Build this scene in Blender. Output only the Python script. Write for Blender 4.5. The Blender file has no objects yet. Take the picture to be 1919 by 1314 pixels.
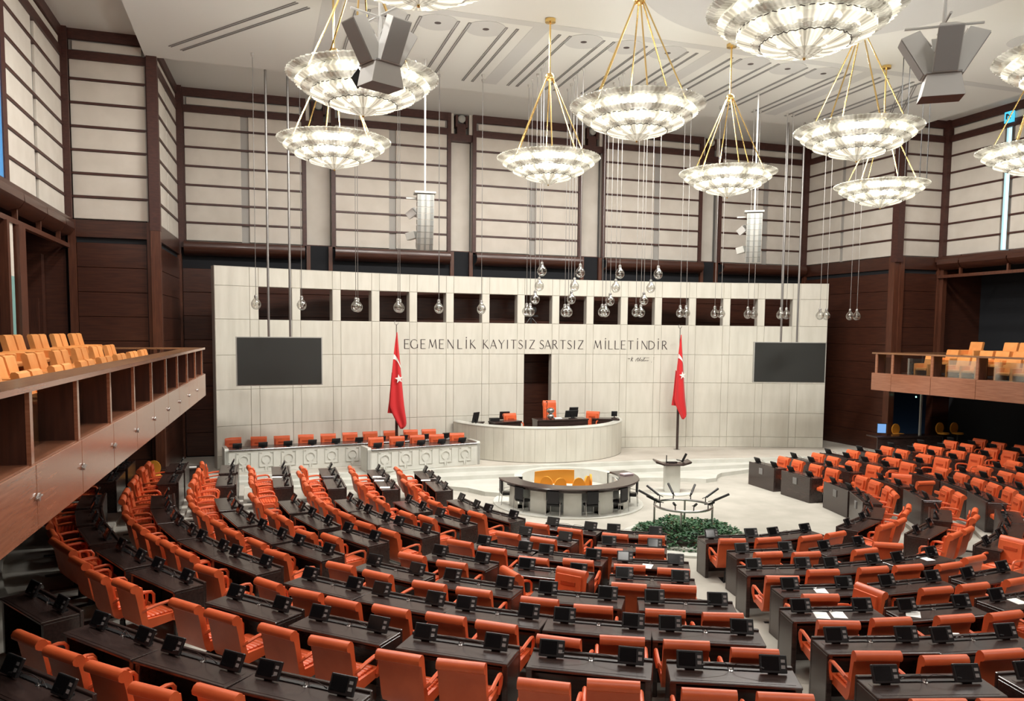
import bpy, bmesh, math, random
from mathutils import Vector, Matrix
S = bpy.context.scene
COL = S.collection
PI = math.pi
# ---------------------------------------------------------------- camera
cam = bpy.data.cameras.new('camera'); camo = bpy.data.objects.new('camera', cam); COL.objects.link(camo)
camo.matrix_world = Matrix(((0.95185075, 0.01412329, -0.30623633, -11.65), (-0.3064056, 0.07571778, -0.94888483, 0),
                            (0.00978616, 0.99702926, 0.07639948, 5.7), (0, 0, 0, 1)))
cam.sensor_width = 36; cam.lens = 1480 / 1919 * 36; cam.shift_y = 77.6 / 1919; cam.clip_end = 200; cam.clip_start = .05
S.camera = camo
# ---------------------------------------------------------------- world, exposure, big lights
S.view_settings.view_transform = 'Standard'; S.view_settings.look = 'None'; S.view_settings.gamma = 1
S.view_settings.use_curve_mapping = False; S.view_settings.exposure = 0.0
W = bpy.data.worlds.new('world'); S.world = W; W.use_nodes = True
W.node_tree.nodes['Background'].inputs[0].default_value = (.35, .6, 1, 1)
W.node_tree.nodes['Background'].inputs[1].default_value = 1.0
CHAND_W = 840.0      # watts inside every chandelier
DOWN_W = 470.0       # watts of each recessed downlight
def lamp(kind, name, loc, w, col=(1, .965, .92), size=.3, rot=None):
    l = bpy.data.lights.new(name, kind); l.energy = w; l.color = col
    if kind == 'AREA': l.shape = 'DISK'; l.size = size
    else: l.shadow_soft_size = size
    o = bpy.data.objects.new(name, l); COL.objects.link(o); o.location = loc
    if rot: o.rotation_euler = rot
    return o
# ---------------------------------------------------------------- materials
MATS = {}
def mat(name, col, rough=.5, metal=0, col2=None, scale=6, stretch=(1, 1, 1), detail=4, bump=0, bscale=60, spec=.5, emit=None, es=0, coat=0, kind='noise', lo=.35, hi=.65, sheen=0):
    m = bpy.data.materials.new(name); m.use_nodes = True; nt = m.node_tree; N = nt.nodes; L = nt.links
    b = N['Principled BSDF']; b.inputs['Base Color'].default_value = (*col, 1); b.inputs['Roughness'].default_value = rough
    b.inputs['Metallic'].default_value = metal; b.inputs['Specular IOR Level'].default_value = spec
    if coat: b.inputs['Coat Weight'].default_value = coat; b.inputs['Coat Roughness'].default_value = .15
    tc = N.new('ShaderNodeTexCoord'); mp = N.new('ShaderNodeMapping'); mp.inputs['Scale'].default_value = stretch
    L.new(tc.outputs['Object'], mp.inputs[0])
    oi = N.new('ShaderNodeObjectInfo'); vm = N.new('ShaderNodeVectorMath'); vm.operation = 'ADD'
    sc = N.new('ShaderNodeVectorMath'); sc.operation = 'SCALE'; sc.inputs['Scale'].default_value = 13.7
    cx = N.new('ShaderNodeCombineXYZ'); 
    for i in range(3): L.new(oi.outputs['Random'], cx.inputs[i])
    L.new(cx.outputs[0], sc.inputs[0]); L.new(mp.outputs[0], vm.inputs[0]); L.new(sc.outputs[0], vm.inputs[1])
    if col2:
        if kind == 'noise':
            t = N.new('ShaderNodeTexNoise'); t.inputs['Scale'].default_value = scale; t.inputs['Detail'].default_value = detail; out = t.outputs['Fac']
        else:
            t = N.new('ShaderNodeTexWave'); t.inputs['Scale'].default_value = scale; t.inputs['Distortion'].default_value = 6; t.inputs['Detail'].default_value = detail; t.inputs['Detail Scale'].default_value = 1.5; out = t.outputs['Fac']
        L.new(vm.outputs[0], t.inputs['Vector'])
        r = N.new('ShaderNodeValToRGB'); r.color_ramp.elements[0].position = lo; r.color_ramp.elements[1].position = hi
        r.color_ramp.elements[0].color = (*col, 1); r.color_ramp.elements[1].color = (*col2, 1)
        L.new(out, r.inputs[0]); L.new(r.outputs[0], b.inputs['Base Color'])
    if bump:
        t2 = N.new('ShaderNodeTexNoise'); t2.inputs['Scale'].default_value = bscale; t2.inputs['Detail'].default_value = 3
        L.new(vm.outputs[0], t2.inputs['Vector'])
        bp = N.new('ShaderNodeBump'); bp.inputs['Strength'].default_value = bump; bp.inputs['Distance'].default_value = .01
        L.new(t2.outputs['Fac'], bp.inputs['Height']); L.new(bp.outputs[0], b.inputs['Normal'])
    if emit: b.inputs['Emission Color'].default_value = (*emit, 1); b.inputs['Emission Strength'].default_value = es
    if sheen: b.inputs['Sheen Weight'].default_value = sheen
    MATS[name] = m; return m
M_marble = mat('marble', (.64, .62, .54), .35, col2=(.70, .68, .60), scale=1.6, stretch=(3, 3, .5), detail=8, bump=.05, bscale=30)
M_marble2 = mat('white_marble', (.60, .60, .545), .3, col2=(.67, .67, .62), scale=2.2, stretch=(1, 1, 1), detail=8)
M_reveal = mat('marble_reveal', (.5, .47, .42), .5)
M_joint = mat('joint', (.30, .28, .24), .8)
M_cloth = mat('wall_cloth', (.60, .555, .49), .9, col2=(.66, .615, .55), scale=1.3, detail=5, bump=.08, bscale=220)
M_strip = mat('grey_slot', (.40, .385, .36), .8)
M_trim = mat('dark_trim', (.075, .026, .019), .45, col2=(.05, .018, .014), scale=5, stretch=(1, 1, 4))
M_plank = mat('mahogany', (.072, .024, .013), .35, col2=(.042, .014, .009), scale=3, stretch=(.5, .5, 9), detail=6, coat=.25)
M_pilaster = mat('mahogany_light', (.115, .040, .021), .35, col2=(.075, .025, .014), scale=3, stretch=(6, 6, .5), detail=6, coat=.2)
M_fascia = mat('gallery_veneer', (.36, .15, .083), .22, col2=(.25, .095, .05), scale=3, stretch=(.6, .6, 10), detail=6, coat=.6, lo=.3, hi=.75)
M_rail = mat('rail_wood', (.30, .155, .075), .3, col2=(.22, .10, .05), scale=4, stretch=(8, .4, 8), detail=5, coat=.3)
M_fin = mat('fin_wood', (.07, .022, .012), .4, col2=(.045, .014, .008), scale=3, stretch=(6, 6, .5), detail=6)
M_ceil = mat('ceiling_paint', (.62, .63, .61), .85)
M_ceil2 = mat('ceiling_grey', (.50, .51, .51), .85)
M_groove = mat('ceiling_groove', (.24, .24, .24), .9)
M_carpet = mat('carpet', (.41, .39, .34), .95, col2=(.49, .465, .41), scale=1.1, detail=8, bump=.25, bscale=150)
M_carpet2 = mat('platform_carpet', (.50, .46, .40), .95, col2=(.55, .51, .45), scale=1.5, detail=8, bump=.2, bscale=150)
M_orange = mat('orange_leather', (.74, .135, .042), .42, col2=(.66, .11, .032), scale=4, detail=5, bump=.12, bscale=70)
M_orange2 = mat('orange_leather_seam', (.50, .07, .018), .5)
M_yellow = mat('amber_leather', (.84, .36, .11), .5, col2=(.78, .30, .08), scale=4, detail=5, bump=.1, bscale=60)
M_amber = mat('mustard_fabric', (.74, .32, .03), .7)
M_desk = mat('dark_desk_wood', (.046, .027, .023), .27, col2=(.030, .017, .015), scale=3, stretch=(1, 8, 8), detail=5, coat=.2, spec=.6)
M_black = mat('black_plastic', (.012, .012, .013), .4)
M_screen = mat('screen_glass', (.008, .008, .009), .12)
M_led = mat('led_panel', (.022, .024, .022), .55)
M_screenon = mat('screen_blue', (.02, .05, .1), .3, emit=(.25, .5, .95), es=.8)
M_steel = mat('steel', (.55, .54, .53), .3, metal=1)
M_pole = mat('pole_steel', (.30, .29, .28), .4, metal=.8)
M_white = mat('white_metal', (.40, .40, .37), .5)
M_grille = mat('line_array_grille', (.22, .23, .22), .7)
M_grey = mat('speaker_grey', (.46, .45, .43), .6)
M_greyd = mat('speaker_grille', (.25, .245, .24), .7, bump=.3, bscale=300)
M_brass = mat('brass', (.80, .56, .22), .22, metal=1)
M_red = mat('flag_red', (.60, .012, .016), .7, sheen=.3)
M_flagw = mat('flag_white', (.85, .83, .80), .7)
M_paper = mat('paper', (.9, .9, .88), .7)
M_letter = mat('letter_bronze', (.06, .045, .045), .6)
M_black2 = mat('black_leather', (.015, .015, .018), .5)
M_leaf = mat('leaf', (.018, .085, .035), .5, col2=(.05, .15, .05), scale=3, detail=3)
M_leaf2 = mat('leaf_brown', (.12, .075, .02), .6)
M_soil = mat('soil', (.03, .022, .014), .9)
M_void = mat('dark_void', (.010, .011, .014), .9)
M_sign = mat('sign_cyan', (.02, .3, .45), .5, emit=(.1, .7, 1), es=.9)
def glassmat(name, col, tr=.75, rough=.05, emit=None, es=0, nodir=None):
    m = bpy.data.materials.new(name); m.use_nodes = True; nt = m.node_tree; N = nt.nodes; L = nt.links; N.clear()
    o = N.new('ShaderNodeOutputMaterial'); t = N.new('ShaderNodeBsdfTransparent'); t.inputs[0].default_value = (*col, 1)
    g = N.new('ShaderNodeBsdfGlossy'); g.inputs['Roughness'].default_value = rough
    fr = N.new('ShaderNodeLayerWeight'); fr.inputs[0].default_value = .35
    mx = N.new('ShaderNodeMixShader'); ma = N.new('ShaderNodeMath'); ma.operation = 'MULTIPLY_ADD'; ma.inputs[1].default_value = tr; ma.inputs[2].default_value = 1 - tr - .15 if tr < .85 else .03
    L.new(fr.outputs['Facing'], ma.inputs[0]); L.new(ma.outputs[0], mx.inputs[0]); L.new(t.outputs[0], mx.inputs[1]); L.new(g.outputs[0], mx.inputs[2])
    L.new(mx.outputs[0], o.inputs[0]); MATS[name] = m; return m
M_glass = glassmat('pane_glass', (.86, .90, .88), .9)
M_bulb = glassmat('bulb_glass', (.90, .90, .88), .72, .03)
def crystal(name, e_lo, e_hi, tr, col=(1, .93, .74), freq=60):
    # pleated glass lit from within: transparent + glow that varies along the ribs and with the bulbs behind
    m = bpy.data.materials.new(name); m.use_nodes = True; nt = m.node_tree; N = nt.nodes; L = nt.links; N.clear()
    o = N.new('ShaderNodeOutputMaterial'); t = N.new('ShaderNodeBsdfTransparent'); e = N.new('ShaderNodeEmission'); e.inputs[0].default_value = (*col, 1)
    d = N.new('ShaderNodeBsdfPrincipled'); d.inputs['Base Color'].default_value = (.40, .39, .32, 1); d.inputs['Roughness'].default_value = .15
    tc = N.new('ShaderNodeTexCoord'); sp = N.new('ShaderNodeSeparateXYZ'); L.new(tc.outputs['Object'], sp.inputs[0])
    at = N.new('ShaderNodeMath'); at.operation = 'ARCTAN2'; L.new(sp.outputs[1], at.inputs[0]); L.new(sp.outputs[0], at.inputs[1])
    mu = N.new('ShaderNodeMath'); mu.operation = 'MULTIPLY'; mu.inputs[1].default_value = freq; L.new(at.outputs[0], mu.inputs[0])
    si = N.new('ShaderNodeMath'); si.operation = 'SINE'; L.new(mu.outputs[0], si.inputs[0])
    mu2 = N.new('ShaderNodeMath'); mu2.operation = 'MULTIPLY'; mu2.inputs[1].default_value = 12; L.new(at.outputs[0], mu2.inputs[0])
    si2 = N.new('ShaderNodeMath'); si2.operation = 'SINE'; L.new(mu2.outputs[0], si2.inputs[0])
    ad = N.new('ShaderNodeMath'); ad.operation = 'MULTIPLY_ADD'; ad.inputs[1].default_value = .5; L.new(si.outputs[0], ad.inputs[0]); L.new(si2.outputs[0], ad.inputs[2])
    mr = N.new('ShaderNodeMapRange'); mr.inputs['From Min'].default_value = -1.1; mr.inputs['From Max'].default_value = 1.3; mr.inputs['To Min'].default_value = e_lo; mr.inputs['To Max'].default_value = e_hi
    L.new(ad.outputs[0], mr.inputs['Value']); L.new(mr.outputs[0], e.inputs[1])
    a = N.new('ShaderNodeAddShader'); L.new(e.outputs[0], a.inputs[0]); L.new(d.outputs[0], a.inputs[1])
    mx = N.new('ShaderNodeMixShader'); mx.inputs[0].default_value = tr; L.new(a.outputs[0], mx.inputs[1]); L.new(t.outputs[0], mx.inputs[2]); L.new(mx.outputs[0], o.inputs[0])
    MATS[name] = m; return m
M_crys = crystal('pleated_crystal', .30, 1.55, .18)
M_crysr = crystal('crystal_rim', .05, .45, .3, (1, .95, .82), 90)
M_glow = mat('lamp_bulb', (1, .95, .8), .5, emit=(1, .93, .76), es=7)
# ---------------------------------------------------------------- mesh helpers
class MB:
    def __init__(s): s.v = []; s.f = []
    def add(s, vs, fs):
        n = len(s.v); s.v += [tuple(v) for v in vs]; s.f += [tuple(i + n for i in f) for f in fs]; return s
    def box(s, x0, x1, y0, y1, z0, z1, M=None):
        vs = [Vector(p) for p in ((x0, y0, z0), (x1, y0, z0), (x1, y1, z0), (x0, y1, z0), (x0, y0, z1), (x1, y0, z1), (x1, y1, z1), (x0, y1, z1))]
        if M: vs = [M @ v for v in vs]
        return s.add(vs, [(0, 3, 2, 1), (4, 5, 6, 7), (0, 1, 5, 4), (1, 2, 6, 5), (2, 3, 7, 6), (3, 0, 4, 7)])
    def bev(s, x0, x1, y0, y1, z0, z1, b=.01, M=None):      # box with chamfered edges (24 vertices as 3 nested)
        vs = []; 
        for z, i in ((z0, b), (z0 + b, 0), (z1 - b, 0), (z1, b)):
            for (x, y) in ((x0 + i, y0 + b + i), (x0 + b + i, y0 + i), (x1 - b - i, y0 + i), (x1 - i, y0 + b + i), (x1 - i, y1 - b - i), (x1 - b - i, y1 - i), (x0 + b + i, y1 - i), (x0 + i, y1 - b - i)): vs.append(Vector((x, y, z)))
        fs = [tuple(range(7, -1, -1)), tuple(range(24, 32))]
        for k in range(3):
            for i in range(8): fs.append((k * 8 + i, k * 8 + (i + 1) % 8, k * 8 + 8 + (i + 1) % 8, k * 8 + 8 + i))
        if M: vs = [M @ v for v in vs]
        return s.add(vs, fs)
    def lathe(s, prof, n=16, M=None, a0=0, a1=2 * PI, mod=None):
        full = abs(a1 - a0 - 2 * PI) < 1e-6; c = n if full else n + 1; vs = []
        for r, z in prof:
            for i in range(c):
                a = a0 + (a1 - a0) * i / n; rr = r * (mod(i) if mod else 1); vs.append(Vector((rr * math.cos(a), rr * math.sin(a), z)))
        fs = []
        for k in range(len(prof) - 1):
            for i in range(n):
                j = (i + 1) % c if full else i + 1; fs.append((k * c + i, k * c + j, (k + 1) * c + j, (k + 1) * c + i))
        if full:
            if prof[0][0] > 1e-4: fs.append(tuple(range(c - 1, -1, -1)))
            if prof[-1][0] > 1e-4: fs.append(tuple(range((len(prof) - 1) * c, len(prof) * c)))
        if M: vs = [M @ v for v in vs]
        return s.add(vs, fs)
    def tube(s, pts, r, n=6, M=None, cap=True):
        P = [Vector(p) for p in pts]; vs = []; up = Vector((0, 0, 1)); prev = None
        for i, p in enumerate(P):
            t = (P[min(i + 1, len(P) - 1)] - P[max(i - 1, 0)]).normalized()
            if prev is None:
                a = t.cross(up if abs(t.z) < .95 else Vector((1, 0, 0))).normalized()
            else: a = (prev - t * prev.dot(t)).normalized()
            prev = a; b = t.cross(a); rr = r[i] if isinstance(r, (list, tuple)) else r
            for k in range(n):
                g = 2 * PI * k / n; vs.append(p + a * math.cos(g) * rr + b * math.sin(g) * rr)
        fs = []
        for i in range(len(P) - 1):
            for k in range(n): fs.append((i * n + k, i * n + (k + 1) % n, (i + 1) * n + (k + 1) % n, (i + 1) * n + k))
        if cap: fs += [tuple(range(n - 1, -1, -1)), tuple(range((len(P) - 1) * n, len(P) * n))]
        if M: vs = [M @ v for v in vs]
        return s.add(vs, fs)
    def prism(s, poly, a, b, axis='x', M=None):              # polygon (u,v) swept along an axis from a to b
        n = len(poly); vs = []
        for q in (a, b):
            for u, v in poly: vs.append(Vector((q, u, v)) if axis == 'x' else Vector((u, q, v)) if axis == 'y' else Vector((u, v, q)))
        fs = [tuple(range(n - 1, -1, -1)), tuple(range(n, 2 * n))] + [(i, (i + 1) % n, n + (i + 1) % n, n + i) for i in range(n)]
        if M: vs = [M @ v for v in vs]
        return s.add(vs, fs)
    def ball(s, c, r, n=10, m=6, sq=(1, 1, 1)):
        c = Vector(c); vs = [c + Vector((0, 0, -r * sq[2]))]
        for k in range(1, m):
            p = -PI / 2 + PI * k / m
            for i in range(n): vs.append(c + Vector((r * sq[0] * math.cos(p) * math.cos(2 * PI * i / n), r * sq[1] * math.cos(p) * math.sin(2 * PI * i / n), r * sq[2] * math.sin(p))))
        vs.append(c + Vector((0, 0, r * sq[2]))); fs = []
        for i in range(n): fs.append((0, 1 + (i + 1) % n, 1 + i))
        for k in range(m - 2):
            for i in range(n): a = 1 + k * n; fs.append((a + i, a + (i + 1) % n, a + n + (i + 1) % n, a + n + i))
        a = 1 + (m - 2) * n
        for i in range(n): fs.append((a + i, a + (i + 1) % n, len(vs) - 1))
        return s.add(vs, fs)
    def mesh(s, name, m, smooth=False):
        me = bpy.data.meshes.new(name); me.from_pydata(s.v, [], s.f)
        bm = bmesh.new(); bm.from_mesh(me); bmesh.ops.recalc_face_normals(bm, faces=bm.faces)
        if smooth:
            for f in bm.faces: f.smooth = True
            for e in bm.edges:
                if len(e.link_faces) == 2 and e.calc_face_angle(0) > .7: e.smooth = False
        bm.to_mesh(me); bm.free(); me.materials.append(m); return me
    def obj(s, name, m, parent=None, smooth=False, loc=None, rz=None):
        return link(name, s.mesh(name, m, smooth), parent, loc, rz)
def link(name, me, parent=None, loc=None, rz=None):
    o = bpy.data.objects.new(name, me); COL.objects.link(o)
    if parent: o.parent = parent
    if loc is not None: o.location = loc
    if rz is not None: o.rotation_euler = (0, 0, rz)
    return o
def empty(name, loc=(0, 0, 0), rz=0):
    return link(name, None, None, loc, rz)
def tag(o, label, cat, group=None, kind=None):
    if label: o['label'] = label
    if cat: o['category'] = cat
    if group: o['group'] = group
    if kind: o['kind'] = kind
    return o
KIDS = {}
def dup(o, loc, rz=None, label=None):
    if not KIDS:
        for c in bpy.data.objects:
            if c.parent: KIDS.setdefault(c.parent.name, []).append(c)
    def cp(a, par):
        c = a.copy(); COL.objects.link(c)
        if par: c.parent = par
        for k in KIDS.get(a.name, []): cp(k, c)
        return c
    r = cp(o, None); r.location = loc
    if rz is not None: r.rotation_euler = (0, 0, rz)
    if label: r['label'] = label
    return r
def struct(name, o): o['kind'] = 'structure'; return o
def frame(ax, ay, bx, by):                                  # local x runs a->b, local y is the left-hand normal, origin at a
    d = Vector((bx - ax, by - ay, 0)); L_ = d.length; d.normalize(); n = Vector((-d.y, d.x, 0))
    return Matrix(((d.x, n.x, 0, ax), (d.y, n.y, 0, ay), (0, 0, 1, 0), (0, 0, 0, 1))), L_
ORD = ['first', 'second', 'third', 'fourth', 'fifth', 'sixth', 'seventh', 'eighth', 'ninth', 'tenth', 'eleventh', 'twelfth', 'thirteenth', 'fourteenth', 'fifteenth', 'sixteenth', 'seventeenth', 'eighteenth', 'nineteenth', 'twentieth']
# ================================================================ FLOOR, tiers, platform
RD = [6.2, 7.82, 9.4, 10.9, 12.45, 13.95, 15.5, 17.5, 19.0]
ZLT = [.12 * k for k in range(9)]
ZRT = [0, .12, .22, .28, .36, .42, .47, .52, .57]
def tier_path(r):
    P = [(-r, 27.7)]
    for i in range(0, 49):
        a = math.radians(-90 + 180 * i / 48); w = min(max((math.degrees(a) - 10) / 40, 0), 1)
        P.append((r * math.sin(a), 22.3 - .45 * w - r * math.cos(a)))
    P.append((r, 26.3)); return P
def tw(i):                                                   # 0 on the left side .. 1 on the right side
    if i == 0: return 0
    if i == 50: return 1
    return min(max((-90 + 180 * (i - 1) / 48 - 15) / 35, 0), 1)
def tz(k, i): return ZLT[k] * (1 - tw(i)) + ZRT[k] * tw(i)
fl = MB(); fl.add([(-19, -8, 0), (19, -8, 0), (19, 36, 0), (-19, 36, 0)], [(0, 1, 2, 3)]); struct('floor', fl.obj('floor', M_carpet))
for k in range(1, 9):
    r0 = RD[k] - .33; r1 = (RD[k + 1] - .33) if k < 8 else 21.5; A = tier_path(r0); B = tier_path(r1); t = MB(); n = len(A)
    vs = [(x, y, tz(k, i)) for i, (x, y) in enumerate(A)] + [(x, y, tz(k, i)) for i, (x, y) in enumerate(B)] + [(x, y, 0) for x, y in A] + [(x, y, 0) for x, y in B]
    fs = [(i, i + 1, n + i + 1, n + i) for i in range(n - 1)] + [(2 * n + i, 2 * n + i + 1, i + 1, i) for i in range(n - 1)]
    fs += [(0, n, 3 * n, 2 * n), (n - 1, 2 * n - 1, 4 * n - 1, 3 * n - 1)]
    struct('', t.add(vs, fs).obj('floor', M_carpet))
def slab(name, pts, z0, z1, m, parent=None):
    o = MB().prism(pts, z0, z1, 'z').obj(name, m, parent); return o
backp = [(19, 35), (-19, 35)]
s1 = [(-19, 29.2), (-12.4, 28.75), (-8.7, 28.3), (-5.3, 27.35), (-4.6, 26.8), (-4.2, 26.0), (-3.4, 25.4), (-.4, 25.3), (.6, 26.3), (1.2, 27.1), (2.6, 26.95), (3.9, 26.5), (4.6, 26.1), (5.1, 26.2), (5.5, 26.75), (5.9, 27.1), (7.7, 27.6), (8.9, 27.75), (12, 27.2), (19, 26.6)]
s2 = [(-19, 29.5), (-12.4, 29.1), (-8.7, 28.65), (-5, 28.3), (-2, 28.25), (2.4, 28.1), (5.6, 27.85), (9, 27.85), (12, 27.4), (19, 26.8)]
s3 = [(-19, 29.8), (-12.4, 29.5), (-8.7, 29.1), (-4.5, 29.1), (3.7, 28.8), (5.6, 28.6), (9.1, 28.1), (12, 27.7), (19, 27.0)]
for p, z in ((s1, .15), (s2, .30), (s3, .447)):
    o = slab('marble_step', p + backp, 0, z, M_marble2); o.name = 'floor'; struct('', o)
off = [(x, y + .32) for x, y in s3]
struct('', slab('floor', off + backp, .44, .455, M_carpet2))
# ================================================================ curved stone wall (grid of slabs on an arc)
AC = Vector((-1.34, -7.13)); AR = 40.005; AN = math.atan2(1.0, .037)
def arcM(u, z=0, back=0):                                   # local x along the wall (to the right), y away from the hall
    a = AN - u / AR; c, s = math.cos(a), math.sin(a); r = AR + back
    return Matrix(((s, c, 0, AC.x + r * c), (-c, s, 0, AC.y + r * s), (0, 0, 1, z), (0, 0, 0, 1)))
wf = MB(); zr = [.455, .93, 2.05, 3.42, 4.71, 6.05, 7.29, 8.0]; cols = []
for k in range(-8, 9): cols.append((1.6 * k - .635, 1.6 * k + .635)); 
cols = sorted(cols + [(1.6 * k + .635, 1.6 * k + .965) for k in range(-8, 8)]); cols = cols
cellmesh = {}; wall_front = None; slabs = []
for (u0, u1) in cols:
    mid = (u0 + u1) / 2; wide = u1 - u0 > 1; k = round(mid / 1.6)
    for r in range(7):
        z0, z1 = zr[r], zr[r + 1]
        if wide and r == 5 and abs(k) <= 7: continue
        if wide and k == 0 and r < 4: continue
        wf.box(-(u1 - u0) / 2 - .004, (u1 - u0) / 2 + .004, .03, .42, z0, z1, arcM(mid))
        key = (wide, r)
        if key not in cellmesh: cellmesh[key] = MB().bev(-(u1 - u0) / 2 + .006, (u1 - u0) / 2 - .006, 0, .06, .006, z1 - z0 - .006, .008).mesh('stone_slab', M_marble)
        slabs.append((mid, z0, cellmesh[key]))
wall_front = struct('', wf.obj('wall_front', M_reveal))
for mid, z0, me in slabs:
    o = link('stone_slab', me, wall_front); M_ = arcM(mid, z0); o.matrix_local = M_
cp = MB()
for i in range(54): cp.box(-.25, .25, 0, .42, 8.0, 8.01, arcM(-13.19 + i * .4977))
cp.obj('coping', M_marble, wall_front)
# ================================================================ inscription
LET = {
 'E': [((0, 0), (0, 1), 2), ((0, 1), (.5, 1), 1), ((0, .52), (.42, .52), 1), ((0, 0), (.52, 0), 1)],
 'G': ['arc', (.42, .5, .42, .5, 40, 320), ((.78, .08), (.78, .45), 2)],
 'M': [((0, 0), (.12, 1), 1), ((.12, 1), (.42, .15), 2), ((.42, .15), (.74, 1), 1), ((.74, 1), (.86, 0), 2)],
 'N': [((0, 0), (0, 1), 1), ((0, 1), (.66, 0), 2), ((.66, 0), (.66, 1), 1)],
 'L': [((0, 0), (0, 1), 2), ((0, 0), (.5, 0), 1)],
 'I': [((0, 0), (0, 1), 2)], 'J': [((0, 0), (0, 1), 2), ((-.02, 1.2), (.02, 1.28), 2)],
 'K': [((0, 0), (0, 1), 2), ((0, .45), (.5, 1), 1), ((.1, .55), (.6, 0), 2)],
 'A': [((0, 0), (.36, 1), 1), ((.36, 1), (.74, 0), 2), ((.13, .33), (.6, .33), 1)],
 'Y': [((0, 1), (.34, .5), 2), ((.68, 1), (.34, .5), 1), ((.34, .5), (.34, 0), 2)],
 'T': [((0, 1), (.66, 1), 1), ((.33, 1), (.33, 0), 2)],
 'S': ['poly', [(.46, .88), (.34, .98), (.16, .98), (.04, .84), (.06, .68), (.24, .54), (.4, .42), (.5, .26), (.42, .08), (.24, .0), (.08, .04), (0, .12)]],
 'Z': [((0, 1), (.6, 1), 1), ((.6, 1), (0, 0), 2), ((0, 0), (.6, 0), 1)],
 'R': [((0, 0), (0, 1), 2), ('p', [(0, 1), (.3, 1), (.44, .86), (.42, .66), (.28, .54), (0, .5)]), ((.18, .52), (.56, 0), 2)],
 'D': [((0, 0), (0, 1), 2), ('p', [(0, 1), (.34, .97), (.62, .78), (.7, .5), (.62, .22), (.34, .03), (0, 0)])]}
def stroke(m, a, b, w):
    a = Vector((a[0], 0, a[1])); b = Vector((b[0], 0, b[1])); d = (b - a).normalized(); n = Vector((-d.z, 0, d.x)) * w / 2; e = d * w * .2
    q = [a - n - e, b - n + e, b + n + e, a + n - e]; m.add([p + Vector((0, -.012, 0)) for p in q] + [p + Vector((0, .004, 0)) for p in q], [(0, 1, 2, 3), (7, 6, 5, 4), (0, 4, 5, 1), (1, 5, 6, 2), (2, 6, 7, 3), (3, 7, 4, 0)])
def letter_mesh(ch):
    h = .375; m = MB(); st = LET[ch]; segs = []; K, T = .038, .018
    if st[0] == 'arc':
        cx, cy, rx, ry, a0, a1 = st[1]; pts = [(cx + rx * math.cos(math.radians(a0 + (a1 - a0) * i / 14)), cy + ry * math.sin(math.radians(a0 + (a1 - a0) * i / 14))) for i in range(15)]
        segs += [(pts[i], pts[i + 1], K if 4 < i < 10 else T) for i in range(14)]; st = st[2:]
    elif st[0] == 'poly':
        pts = st[1]; segs += [(pts[i], pts[i + 1], K if 3 < i < 7 else T * 1.2) for i in range(len(pts) - 1)]; st = []
    for q in st:
        if q[0] == 'p': segs += [(q[1][i], q[1][i + 1], T * 1.3 if i not in (1, 2, 3) else K * .8) for i in range(len(q[1]) - 1)]
        else: segs.append((q[0], q[1], K if q[2] == 2 else T))
    xs = [p[0] for s_ in segs for p in s_[:2]]; mx = (min(xs) + max(xs)) / 2
    for a, b, w in segs: stroke(m, ((a[0] - mx) * h, a[1] * h), ((b[0] - mx) * h, b[1] * h), w)
    return m.mesh('letter', M_letter)
TXT = 'EGEMENLJKKAYITSIZSARTSIZMJLLETJNDJR'
TU = [-5.88, -5.57, -5.17, -4.76, -4.36, -3.97, -3.55, -3.27, -2.97, -2.39, -2.05, -1.68, -1.41, -1.13, -0.81, -0.57, -0.28, 0.17, 0.45, 0.79, 1.15, 1.46, 1.69, 1.98, 2.78, 3.14, 3.39, 3.69, 3.99, 4.33, 4.65, 4.98, 5.32, 5.63, 5.93]
ins = tag(empty('wall_inscription', arcM(0, 4.95) .translation), 'row of thin bronze capital letters above the door of the curved stone wall', 'lettering')
lm = {c: letter_mesh(c) for c in set(TXT)}
for c, u in zip(TXT, TU):
    o = link('letter', lm[c], ins); o.matrix_local = Matrix.Translation(-ins.location) @ arcM(u, 4.95)
sg = MB(); sgp = [[(0, .16), (.05, .12), (.09, .15)], [(.13, .02), (.19, .22)], [(.24, .17), (.17, .11), (.22, .02)], [(.36, .02), (.38, .1), (.46, .17), (.5, .17), (.44, .08), (.46, .02), (.52, .08), (.6, .2), (.54, .08), (.56, .03), (.62, .1), (.68, .1), (.64, .02), (.7, .05), (.8, .2), (.74, .08), (.75, .02), (.82, .08), (.84, .03), (.9, .08), (.93, .03), (.97, .08)], [(.70, .17), (1.0, .18)], [(1.1, -.03), (1.22, .2)], [(1.22, .2), (1.18, .1), (1.28, .12), (1.33, .13)], [(1.36, .08), (1.42, -.04), (1.4, -.12), (1.36, -.16)]]
for pl in sgp:
    for i in range(len(pl) - 1): stroke(sg, pl[i], pl[i + 1], .018)
o = sg.obj('wall_signature', M_letter); o.matrix_world = arcM(4.22, 4.38); tag(o, 'small cursive bronze signature under the right end of the wall lettering', 'lettering')
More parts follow.
